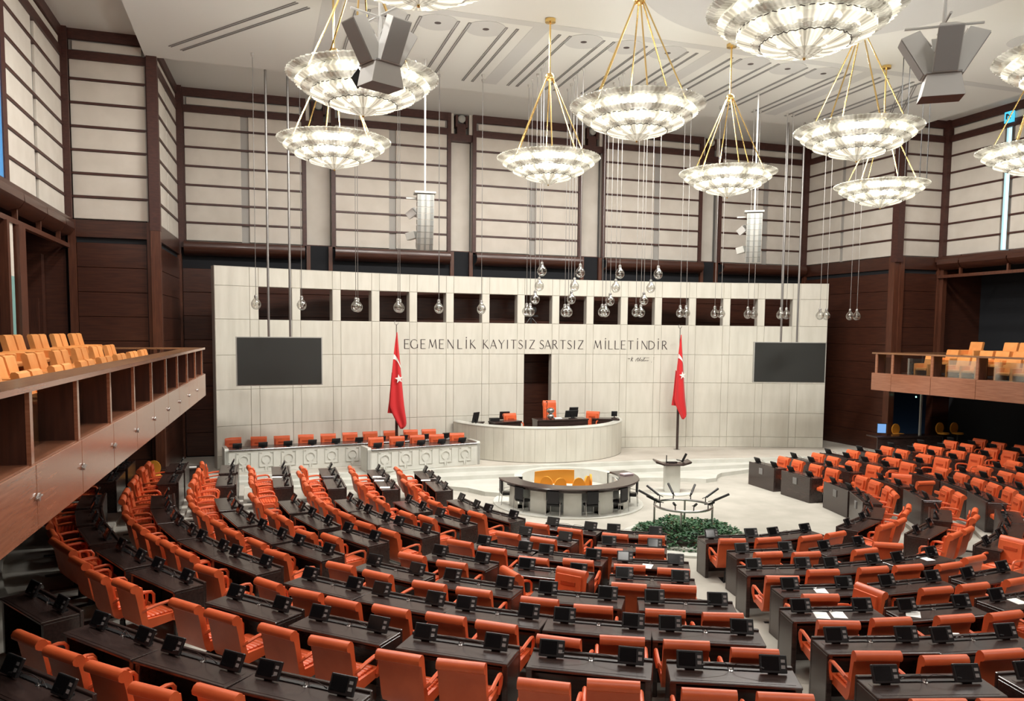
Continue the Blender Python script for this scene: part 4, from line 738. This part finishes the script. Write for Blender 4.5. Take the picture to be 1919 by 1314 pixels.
def round_chair(x, y, rz, z=.04):
    t = tag(empty('round_back_chair', (x, y, z), rz), '', 'chair', 'mustard round backed chairs inside the half round table')
    pts = [(.21 * math.sin(q), .66 + .25 * math.cos(q)) for q in [2 * PI * i / 16 for i in range(16)]]
    MB().prism(pts, -.24, -.18, 'y').obj('backrest', M_amber, t, True); MB().lathe([(.01, .42), (.23, .42), (.24, .46), (.22, .49), (.01, .49)], 16).obj('seat', M_amber, t, True)
    MB().lathe([(.03, .1), (.03, .42)], 8).box(-.24, .24, -.03, .03, .03, .07).box(-.03, .03, -.24, .24, .03, .07).obj('base', M_black, t)
    return t
for i, (x, y, rz) in enumerate(((-2.75, 24.05, 2.6), (-2.3, 23.65, PI), (-1.7, 23.55, PI), (-1.15, 23.85, 3.9), (-.85, 24.2, 4.4))):
    round_chair(x, y - .12, rz)['label'] = 'mustard round backed chair, %s from the left inside the half round table' % ORD[i]
def black_chair(x, y, rz, lb):
    t = tag(empty('black_office_chair', (x, y, .04), rz), lb, 'chair', 'black chairs tucked under the half round table')
    MB().bev(-.19, .19, -.2, -.13, .36, .80, .03).obj('backrest', M_black2, t, True); MB().bev(-.2, .2, -.16, .2, .3, .37, .02).obj('seat', M_black2, t, True)
    for s in (-1, 1): MB().tube([(s * .22, -.2, 0), (s * .22, -.16, .45), (s * .22, .15, .5)], .012, 6).tube([(s * .15, .15, 0), (s * .15, .15, .32)], .012, 6).obj('leg', M_steel, t)
for i in range(6):
    g = math.radians((174, 205.5, 236.5, 267.5, 298.5, 330)[i]); r = 2.12
    black_chair(tc_[0] + r * math.cos(g), tc_[1] + r * math.sin(g), g + PI / 2, 'black chair, %s from the left under the half round table' % ORD[i])
bo = MB().bev(-.2, .2, -.13, .13, 0, .05, .006).obj('record_books', mat('pale_cover', (.55, .45, .48), .6), None, False, (.18, 23.95, .901), .2); tag(bo, 'pale flat books at the right end of the half round table', 'books')
# ================================================================ lectern
pc = (2.41, 24.85)
pl = tag(empty('lectern', (pc[0], pc[1], 0), -.3), 'white column lectern with dark tray top on a round white base', 'lectern')
MB().lathe([(.01, 0), (.74, 0), (.74, .035), (.01, .035)], 40).obj('round_base', M_marble2, pl)
MB().bev(-.27, .27, -.17, .17, .035, 1.0, .01).obj('column', M_marble2, pl)
MB().bev(-.33, .33, -.3, .3, 1.0, 1.06, .02).obj('tray', M_desk, pl, True)
for s in (-1, 1): MB().prism([(s * .32, 1.0), (s * .62, 1.09), (s * .65, 1.14), (s * .62, 1.17), (s * .32, 1.06)], -.3, .3, 'y').obj('wing', M_desk, pl, True)
MB().box(-.2, .2, .05, .12, 1.06, 1.10).box(-.15, .1, -.1, -.05, 1.06, 1.09).obj('console', M_black, pl)
MB().box(-.215, -.185, .0, .03, 1.06, 1.34).obj('microphone', M_black, pl)
MB().box(-.04, .04, 0, .03, 0, .34, Matrix.Translation((.36, .0, 1.1)) @ Matrix.Rotation(.45, 4, 'Y')).obj('screen', M_black, pl)
MB().box(-.03, .2, -.08, .08, 0, .02, Matrix.Translation((.2, .05, 1.16)) @ Matrix.Rotation(.2, 4, 'Y')).obj('side_screen', M_black, pl)
# ================================================================ planter and microphone ring
fc = (-.38, 18.95)
fb_ = tag(empty('planter', (fc[0], fc[1], 0)), 'round bed of dark green leaves on a white kerb before the centre desks', 'plant')
MB().lathe([(1.25, 0), (1.85, 0), (1.85, .06), (1.5, .07), (1.5, .14), (1.25, .14)], 48).obj('kerb', M_marble2, fb_)
MB().lathe([(1.38, .1), (1.2, .2), (.01, .24)], 32).obj('soil', M_soil, fb_)
rn = random.Random(5)
for mt_, nL, nm in ((M_leaf, 3600, 'foliage'), (M_leaf2, 160, 'dry_foliage')):
    m = MB()
    for i in range(nL):
        a = rn.uniform(0, 2 * PI); r = 1.52 * math.sqrt(rn.random()); dome = .40 * (1 - (r / 1.65) ** 4) + rn.uniform(-.05, .05) + .05 * math.sin(a * 5 + r * 6)
        c = Vector((r * math.cos(a), r * math.sin(a), max(.1, dome - .02))); l = rn.uniform(.06, .115); d = Vector((math.cos(a + rn.uniform(-1.6, 1.6)), math.sin(a + rn.uniform(-1.6, 1.6)), rn.uniform(-.5, .7))).normalized()
        n_ = d.cross(Vector((rn.uniform(-.4, .4), rn.uniform(-.4, .4), 1))).normalized() * l * .42; k_ = d.cross(n_).normalized() * l * .12
        m.add([c, c + d * l * .45 + n_ - k_, c + d * l, c + d * l * .45 - n_ - k_, c + d * l * .5 + k_ * .5], [(0, 1, 4), (1, 2, 4), (2, 3, 4), (3, 0, 4)])
    o = m.obj(nm, mt_, fb_); o['kind'] = 'stuff'
rg = tag(empty('microphone_ring', (-.30, 19.38, 0)), 'steel ring on legs over the leaf bed carrying black microphones', 'microphone stand')
rr_ = .80; zr_ = .86
MB().tube([(rr_ * math.cos(2 * PI * i / 40), rr_ * math.sin(2 * PI * i / 40), zr_) for i in range(41)], .035, 8).obj('ring', M_steel, rg, True)
for i in range(4):
    g = PI / 4 + PI / 2 * i + .2; MB().tube([(rr_ * math.cos(g), rr_ * math.sin(g), .15), (rr_ * math.cos(g), rr_ * math.sin(g), zr_)], .03, 8).obj('leg', M_steel, rg)
for i in range(10):
    g = 2 * PI * i / 10 + .15; c, s = math.cos(g), math.sin(g); x, y = rr_ * c, rr_ * s; M_ = Matrix.Translation((x, y, zr_))
    L = .5 if s > -.45 or abs(c) > .8 else .2
    MB().tube([(0, 0, .02), (0, 0, .16)], .015, 6, M_).tube([(-c * .12, -s * .12, .14), (c * .05, s * .05, .18)], .012, 5, M_).tube([(c * .03, s * .03, .17), (c * L * .9, s * L * .9, .17 + L * .42)], .034, 8, M_).obj('microphone', M_black, rg)
# ================================================================ flags
def flag(x, y, lb):
    t = tag(empty('standing_flag', (x, y, .455), .0), lb, 'flag', 'red flags standing on either side of the rostrum')
    MB().prism([(.06 * math.cos(q), .06 * math.sin(q)) for q in [PI / 4 * i for i in range(8)]], 0, 4.3, 'z').tube([(0, 0, 4.3), (0, 0, 5.2)], .014, 6).obj('pole', M_desk, t)
    MB().lathe([(.16, 0), (.16, .015), (.01, .02)], 16).obj('floor_plate', M_steel, t)
    f = MB().lathe([(.02, 5.15), (.02, 5.45)], 8); 
    for i in range(12):
        a, b = 2.0 + 4.4 * i / 12, 2.0 + 4.4 * (i + 1) / 12
        f.add([(r * math.cos(h), yy, 5.54 + r * math.sin(h)) for yy in (-.01, .01) for h in (a, b) for r in (.09, .07)], [(0, 2, 3, 1), (4, 5, 7, 6), (0, 4, 6, 2), (1, 3, 7, 5)])
    f.obj('finial', M_steel, t)
    # draped cloth: rows of (z, left, right) in metres, folded into soft vertical pleats
    rows = [(5.17, -.015, .02), (4.7, -.085, .06), (4.2, -.15, .11), (3.7, -.20, .155), (3.2, -.235, .20), (2.7, -.27, .245), (2.3, -.30, .285), (2.05, -.22, .32), (1.8, -.10, .36), (1.62, .0, .38), (1.46, .08, .34), (1.36, .14, .18)]
    n = 18; vs = []; fs = []
    def yz(u, z): return -.10 - .032 * (1 + math.sin(u * 9 + z * .4)) * min(1, (5.2 - z) / 1.2) - .04 * math.sin(u * 3.1)
    def fx(z):
        for (z1, l1, r1), (z0, l0, r0) in zip(rows[:-1], rows[1:]):
            if z1 >= z >= z0: w = (z1 - z) / (z1 - z0); return l1 + (l0 - l1) * w, r1 + (r0 - r1) * w
        return rows[-1][1:]
    zz = [5.17 - i * .105 for i in range(37)]
    for z in zz:
        l, r = fx(z)
        for i in range(n + 1): u = i / n; vs.append((l + (r - l) * u, yz(u, z), z))
    for k in range(len(zz) - 1):
        for i in range(n): a = k * (n + 1) + i; fs.append((a, a + 1, a + n + 2, a + n + 1))
    m = MB().add(vs, fs); cl = m.obj('cloth', M_red, t, True); cl.modifiers.new('s', 'SOLIDIFY').thickness = .01
    MB().add([(-.20, -.06, 3.6), (-.02, -.03, 3.4), (-.05, -.03, 1.98), (-.36, -.05, 2.02), (-.30, -.07, 2.5)], [(0, 1, 2, 3, 4)]).obj('cloth_tail', M_red, t).modifiers.new('s', 'SOLIDIFY').thickness = .012
    c = []; top, bot = [], []                                # white crescent limb sweeping over the folds
    for i in range(13):
        w = i / 12; z = 4.32 - .14 * w * w * 3.2 - .04 * w; l, r = fx(z); u = w; th = .20 * (1 - w * .35)
        top.append((l + (r - l) * u, yz(u, z) - .02, z + .0)); z2 = z - th * (1 - .4 * w); l, r = fx(z2); bot.append((l + (r - l) * u, yz(u, z2) - .02, z2))
    MB().add(top + bot, [(i, i + 1, 14 + i, 13 + i) for i in range(12)]).obj('crescent', M_flagw, cl)
    sp = []
    for i in range(10):
        r = .185 if i % 2 == 0 else .075; g = PI / 2 + PI * i / 5 + .15; px, pz = .06 + r * math.cos(g) * .92, 3.36 + r * math.sin(g); l, r2 = fx(pz); sp.append((px, -.225, pz))
    yc = -.235
    MB().add(sp + [(.06, yc, 3.36)], [(i, (i + 1) % 10, 10) for i in range(10)]).obj('star', M_flagw, cl)
flag(-6.48, 30.75, 'red flag with white star hanging on a dark pole left of the wall lettering')
flag(6.32, 31.35, 'red flag with white star hanging on a dark pole right of the wall lettering')
# ================================================================ suspended screens
def screen(a, b, z0, z1, rods, lb):
    M_, L_ = frame(*a, *b); t = tag(empty('hanging_screen', (a[0], a[1], z0), math.atan2(b[1] - a[1], b[0] - a[0])), lb, 'screen', 'large black screens hanging beside the stage')
    H = z1 - z0
    MB().box(0, L_, .02, .14, 0, H).obj('housing', M_white, t); MB().box(.04, L_ - .04, .0, .02, .04, H - .03).obj('display', M_led, t)
    for r in rods: MB().tube([(r, .08, H), (r, .08, 14.5 - z0)], .042, 10).obj('rod', M_pole, t, True)
screen((-12.35, 28.75), (-9.43, 28.98), 3.72, 5.43, (1.1, 1.83), 'large black screen hanging on two steel poles at the left of the stage')
screen((8.46, 28.85), (11.39, 27.91), 3.63, 5.36, (1.15, 1.83), 'large black screen hanging on two steel poles at the right of the stage')
# ================================================================ line array loudspeakers
def array(x, y, rz, lb, sw):
    t = tag(empty('line_array_speaker', (x, y, 10.2), rz), lb, 'loudspeaker', 'curved white speaker columns above the stage')
    MB().tube([(0, 0, 0), (0, 0, 4.28)], .03, 8).obj('rod', M_grey, t); MB().box(-.36, .33, -.3, .25, -.04, .02).box(-.62, -.3, -.1, 0, -.22, -.17, Matrix.Identity(4)).obj('bracket', M_white, t)
    z = -.08; y_ = -.12; tilt = 0; 
    for i in range(9):
        tilt = .02 + .05 * i * .9; h = .195; M_ = Matrix.Translation((0, y_, z)) @ Matrix.Rotation(tilt * sw, 4, 'X')
        bx_ = MB().prism([(-.16, -h), (.22, -h * .85), (.22, -h * .15), (-.16, 0)], -.27, .27, 'x', M_).obj('cabinet', M_white, t)
        for (xa, xb) in ((-.25, -.15), (-.03, .03), (.15, .25)): MB().box(xa, xb, -.168, -.16, -h + .01, -.01, M_).obj('grille', M_grille, bx_)
        z -= h * math.cos(tilt); y_ += h * math.sin(tilt) * sw
    for zz, r in ((-.6, .9), (-1.35, 1.3)):
        MB().bev(-.12, .12, -.02, .38, -.25, .05, .01, Matrix.Translation((-.38, .15, zz)) @ Matrix.Rotation(r, 4, 'Y') @ Matrix.Rotation(.4, 4, 'X')).obj('fill_speaker', M_grey if zz > -1 else M_white, t)
array(-6.33, 26.0, -.1, 'white speaker column hanging upper left of the stage', 1)
array(5.95, 25.5, -.55, 'curved white speaker column hanging upper right of the stage', 1)
# ================================================================ loudspeaker clusters
def cluster(x, y, z, rz, sc, lb, left):
    t = tag(empty('speaker_cluster', (x, y, z), rz), lb, 'loudspeaker', 'grey loudspeaker clusters on ceiling poles'); t.scale = (sc, sc, sc * .88)
    MB().tube([(0, 0, .9), (0, 0, (14.49 - z) / sc / .88)], .035, 8).obj('pole', M_grey, t); MB().tube([(0, 0, -.05), (0, 0, .95)], .05, 8).obj('mast', M_grey, t)
    MB().tube([(-.62, 0, .92), (.62, 0, .92)], .025, 6).tube([(0, -.55, .95), (0, .5, .95)], .025, 6).obj('cross_bar', M_grey, t)
    for i in range(4):
        g = PI / 2 * i; M_ = Matrix.Rotation(g, 4, 'Z') @ Matrix.Translation((0, -.36, .42)) @ Matrix.Rotation(math.radians(28), 4, 'X')
        b = MB().prism([(-.17, -.20), (.17, -.12), (.17, .12), (-.17, .20)], -.45, .38, 'z', M_ @ Matrix.Rotation(PI / 2, 4, 'Z') @ Matrix.Identity(4)).obj('cabinet', M_grey, t)
        MB().box(-.185, .185, -.185, -.172, -.43, .36, M_).obj('grille', M_greyd, b)
        MB().prism([(-.03, .36), (.03, .36), (.14, .0), (-.14, .0)], .175, .19, 'y', M_).obj('bracket', M_grey, b)
    b = MB().prism([(-.34, -.48), (.34, -.48), (.26, -.06), (-.26, -.06)], -.24, .24, 'y').obj('bass_cabinet', M_grey, t); MB().box(-.335, .335, -.235, .235, -.485, -.475).obj('grille', M_trim, b)
    MB().box(-.27, .27, -.28, .28, -.06, -.03).obj('plate', M_greyd, t)
cluster(-9.61, 13.7, 10.17, .45, .93, 'grey loudspeaker cluster on a pole before the left chandelier', True)
cluster(-1.85, 9.6, 9.6, -.62, .86, 'grey loudspeaker cluster on a pole at the upper right', False)
sc_ = MB().prism([(-.12, 0), (0, .17), (.12, 0), (0, -.17)], -.02, .02, 'y').obj('side_speaker', M_black, None, False, (-9.95, 14.0, 9.98), .3); tag(sc_, 'small black diamond shaped box hanging by the left speaker cluster', 'loudspeaker')
# ================================================================ pendant bulbs
def make_bulb():
    t = empty('pendant_bulb')
    MB().lathe([(.01, -.16), (.07, -.145), (.13, -.09), (.16, -.01), (.155, .06), (.12, .13), (.07, .19), (.052, .23)], 18).obj('glass', M_bulb, t, True)
    MB().lathe([(.052, .22), (.055, .27), (.045, .31), (.015, .33)], 12).obj('cap', M_steel, t, True)
    MB().lathe([(.03, .22), (.012, .12), (.02, .03), (.0, .0)], 8).lathe([(.05, -.03), (.05, -.01), (.01, .0)], 8).obj('filament_holder', M_white, t)
    MB().tube([(0, 0, 0), (0, 0, 1)], .009, 4).obj('cable', M_pole, t)
    MB().lathe([(.012, -.12), (.05, -.06), (.05, 0)], 8).obj('ceiling_cup', M_grey, t)
    return t
bu = make_bulb(); first = True; BL = []
for x in (-11.67, -10.22): BL.append((x, 27.35, 6.49, 'at the far left'))
for c_, nm in (([(-2.28, 27.4, 6.41), (-2.35, 26.8, 6.39), (-2.38, 26.2, 6.81), (-2.43, 25.65, 7.24), (-2.54, 25.1, 7.71)], 'first'), ([(-0.78, 27.4, 6.41), (-0.89, 26.8, 6.4), (-1.02, 26.2, 6.84), (-1.13, 25.65, 7.26), (-1.15, 25.1, 7.7)], 'second'), ([(0.73, 27.4, 6.44), (0.59, 26.8, 6.42), (0.49, 26.2, 6.81), (0.44, 25.65, 7.26), (0.33, 25.1, 7.71)], 'third'), ([(2.13, 27.4, 6.46), (2.03, 26.8, 6.43), (1.84, 26.2, 6.86), (1.82, 25.65, 7.28), (1.81, 25.1, 7.74)], 'fourth')):
    for i, p in enumerate(c_): BL.append((*p, 'C%s|%s' % (nm, ORD[i])))
for x in (-8.49, -8.36, -7.07, -6.92, -5.66, -5.54, -4.13, -3.99): BL.append((x, 27.4 if (len(BL) % 2) else 26.9, 6.46, 'L'))
for x in (4.04, 4.30, 5.58, 5.87, 7.10, 7.38, 8.64, 8.93, 10.57, 10.89, 12.09, 12.44): BL.append((x, 27.4, 6.46, 'R'))
nl = nr = 0; KIDS.clear()
for (x, y, z, k) in BL:
    if k.startswith('C'): a, b = k[1:].split('|'); lb = 'clear pendant bulb, %s from the bottom in the %s slanting column over the stage' % (b, a)
    elif k == 'R': lb = 'clear pendant bulb, %s in the row right of the slanting columns' % ORD[nr]; nr += 1
    elif k == 'L': lb = 'clear pendant bulb, %s in the row left of the slanting columns' % ORD[nl]; nl += 1
    else: lb = 'single clear pendant bulb %s of the stage' % ('farthest left' if x < -11 else 'second from the left')
    if first: t = bu; t.location = (x, y, z); tag(t, lb, 'pendant lamp', 'clear pendant bulbs over the stage'); first = False
    else: t = dup(bu, (x, y, z), None, lb)
    t['h'] = 14.5 - z
for t in [o for o in bpy.data.objects if 'h' in o.keys()]:
    h = t['h']; del t['h']
    for c in bpy.data.objects:
        if c.parent == t and c.name.startswith('cable'): c.location = (0, 0, .32); c.scale = (1, 1, h - .32)
        elif c.parent == t and c.name.startswith('ceiling_cup'): c.location = (0, 0, h)
KIDS.clear()
# ================================================================ chandeliers
def make_chandelier():
    t = empty('chandelier')
    def tier(r1, z1, r0, z0, lip, nm, nR):
        pr_ = [(r0, z0), (r0 + (r1 - r0) * .35, z0 + (z1 - z0) * .18), (r0 + (r1 - r0) * .7, z0 + (z1 - z0) * .5), (r1 - lip, z1 - .02)]
        MB().lathe(pr_, nR, None, 0, 2 * PI, lambda i: 1 + (.012 if i % 2 else -.012)).obj(nm, M_crys, t)
        MB().lathe([(r1 - lip, z1 - .03), (r1 - lip * .4, z1 + .02), (r1, z1 + .06), (r1 + .01, z1 + .03), (r1 - lip * .4, z1 - .02)], nR, None, 0, 2 * PI, lambda i: 1 + (.016 if i % 2 else -.016)).obj('scalloped_rim', M_crysr, t)
        m = MB()
        for i in range(nR // 2):
            g = 4 * PI * i / nR; m.ball(((r1 + .005) * math.cos(g), (r1 + .005) * math.sin(g), z1 + .03), .022, 5, 4)
        m.obj('bead_row', M_crysr, t)
        w = [( (r1 - lip + .01 * math.sin(q * 3)) * math.cos(2 * PI * q / 96), (r1 - lip + .01 * math.sin(q * 3)) * math.sin(2 * PI * q / 96), z1 + .012 * math.sin(q * 2.1) - .045) for q in range(97)]
        MB().tube(w, .008, 4).obj('wire_ring', M_letter, t)
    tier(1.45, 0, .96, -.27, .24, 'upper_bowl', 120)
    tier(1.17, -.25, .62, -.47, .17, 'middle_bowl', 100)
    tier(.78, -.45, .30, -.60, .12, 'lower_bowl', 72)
    MB().lathe([(.01, -.70), (.12, -.68), (.24, -.62), (.29, -.57), (.31, -.565)], 36, None, 0, 2 * PI, lambda i: 1 + (.02 if i % 2 else -.02)).obj('finial_bowl', M_crysr, t)
    MB().ball((0, 0, -.71), .025, 8, 6).obj('finial', M_brass, t)
    m = MB()
    for i in range(12): g = 2 * PI * (i + .25) / 12; m.ball((1.0 * math.cos(g), 1.0 * math.sin(g), -.10), .07, 8, 5)
    for i in range(8): g = 2 * PI * i / 8; m.ball((.72 * math.cos(g), .72 * math.sin(g), -.33), .06, 8, 5)
    for i in range(5): g = 2 * PI * i / 5; m.ball((.36 * math.cos(g), .36 * math.sin(g), -.47), .05, 8, 5)
    m.obj('lamp_bulbs', M_glow, t)
    for i in range(6):
        g = PI / 3 * i + .25; MB().tube([(.1 * math.cos(g), .1 * math.sin(g), 2.26), (1.12 * math.cos(g), 1.12 * math.sin(g), 0)], .018, 6).obj('brass_arm', M_brass, t)
    MB().ball((0, 0, 2.3), .13, 14, 8, (1, 1, .9)).obj('brass_knot', M_brass, t, True)
    MB().tube([(0, 0, 2.3), (0, 0, 3.86)], .028, 8).lathe([(.03, 3.78), (.15, 3.80), (.15, 3.89), (.01, 3.9)], 16).obj('brass_stem', M_brass, t, True)
    return t
ch = make_chandelier(); KIDS.clear(); first = True
names = {(0, 0): 'small looking chandelier at the far left below the left front one', (1, 0): 'chandelier in the far row between the two near chandeliers at centre', (2, 0): 'chandelier in the far row right of centre', (3, 0): 'chandelier in the far row at right, lowest of all',
         (0, 1): 'chandelier at left partly hidden by the grey speaker cluster', (1, 1): 'chandelier in the middle row near the picture centre', (2, 1): 'chandelier in the middle row at right with its brass knot in view', (3, 1): 'chandelier cut by the right edge, lower one',
         (0, 2): 'chandelier of which only the bottom shows at the top edge', (1, 2): 'largest chandelier cut by the top edge right of centre', (2, 2): 'chandelier cut by the right edge near the top', (3, 2): 'chandelier of the near row beyond the right edge'}
for (i, j), lb in names.items():
    x = CX4[i] - (.05 if j == 0 and i == 0 else 0); y = (21.6, 16.05, 10.45)[j]
    if first: ch.location = (x, y, 10.6); tag(ch, lb, 'chandelier', 'three tiered crystal chandeliers'); first = False
    else: dup(ch, (x, y, 10.6), None, lb)
    lamp('POINT', 'chandelier_light', (x, y, 10.45), CHAND_W * (1.1, .9, .45)[j], (1, .96, .89), .5)
for x in CX4:
    lamp('POINT', 'chandelier_light', (x, 4.8, 10.45), CHAND_W * .2, (1, .96, .89), .5)  # fill lights on the unseen next grid row, added without a chandelier
# thin black rods right of the far right chandelier
for i, (dx, dy) in enumerate(((0, 0), (.28, .02), (.95, .1), (1.25, .12))):
    o = MB().tube([(0, 0, -3.8), (0, 0, 0)], .014, 5).obj('thin_rod', M_black, None, False, (7.75 + dx, 20.5 + dy, 14.5)); tag(o, 'thin black rod, %s from the left beside the far right chandelier stem' % ORD[i], 'rod', 'thin black ceiling rods')
# ================================================================ things in the dark recesses and odd pieces
tv = tag(empty('television_camera', (arcM(-.28, 6.05, .22).translation)), 'dark camera on a mount in the middle window of the stone wall', 'camera')
MB().bev(-.14, .14, -.3, .25, .45, .72, .03).obj('body', M_black, tv); MB().lathe([(.07, 0), (.09, .12)], 12, Matrix.Translation((.02, -.3, .6)) @ Matrix.Rotation(PI / 2, 4, 'X')).obj('lens', M_black, tv)
MB().tube([(0, 0, 0), (0, 0, .45)], .05, 8).tube([(-.25, -.1, 0), (0, 0, .3)], .02, 6).tube([(.25, -.1, 0), (0, 0, .3)], .02, 6).obj('mount', M_black, tv); MB().box(.05, .3, -.1, .1, .3, .38).obj('handle', M_black, tv)
sc2 = tag(empty('computer_monitor', (14.2, 27.6, 1.42), -.6), 'glowing blue screen in the dark recess under the right gallery', 'monitor')
MB().bev(-.2, .2, -.03, .03, 0, .45, .01).obj('casing', M_black, sc2); MB().box(-.17, .17, -.035, -.03, .03, .42).obj('screen', M_screenon, sc2)
ds = tag(empty('control_desk', (15.3, 27.4, 0), -.15), 'dark control desk standing under the right gallery', 'desk'); MB().bev(-1.6, 1.6, -.4, .4, 1.28, 1.34, .01).obj('desktop', M_desk, ds); MB().box(-1.55, 1.55, -.36, -.3, 0, 1.28).obj('front_panel', M_desk, ds)
for i, (x, y, z) in enumerate(((15.45, 27.9, .85), (16.9, 26.9, .98), (17.55, 26.75, .98))):
    r = round_chair(x, y, PI, z); r['group'] = 'mustard chairs in the dark recess'; r['label'] = 'mustard round backed chair, %s from the left in the dark recess under the right gallery' % ORD[i]
ps = MB().box(-.04, .04, -.04, .04, 0, 1.9).obj('thin_post', M_white, None, False, (16.0, 27.3, 1.34)); tag(ps, 'thin pale post above the control desk under the right gallery', 'post')
gl_ = MB().ball((0, 0, 0), .03, 8, 6).obj('indicator_light', mat('green_led', (.1, 1, .5), .4, emit=(.3, 1, .7), es=8), None, False, (15.9, 27.5, 3.0)); tag(gl_, 'tiny green light in the dark under the right gallery', 'light')
# low closing partitions under the galleries
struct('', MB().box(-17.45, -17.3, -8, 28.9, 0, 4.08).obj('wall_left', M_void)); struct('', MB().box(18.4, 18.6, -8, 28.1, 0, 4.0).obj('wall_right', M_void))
ls = tag(empty('control_desk', (-14.2, 28.3, 0)), 'dark desk with papers under the left gallery end', 'desk'); MB().bev(-1.0, .8, -.3, .3, 1.0, 1.05, .01).obj('desktop', M_desk, ls); MB().box(-.95, .75, -.28, -.22, 0, 1.0).obj('front_panel', M_desk, ls)
pa = MB().box(-.25, .25, -.1, .1, 0, .02).obj('paper_sheet', M_paper, None, False, (-13.9, 28.2, 1.052)); tag(pa, 'white papers on the dark desk under the left gallery', 'paper')
r = round_chair(-14.9, 27.5, PI, .5); r['group'] = 'mustard chair under the left gallery'; r['label'] = 'mustard round backed chair in the dark under the left gallery'
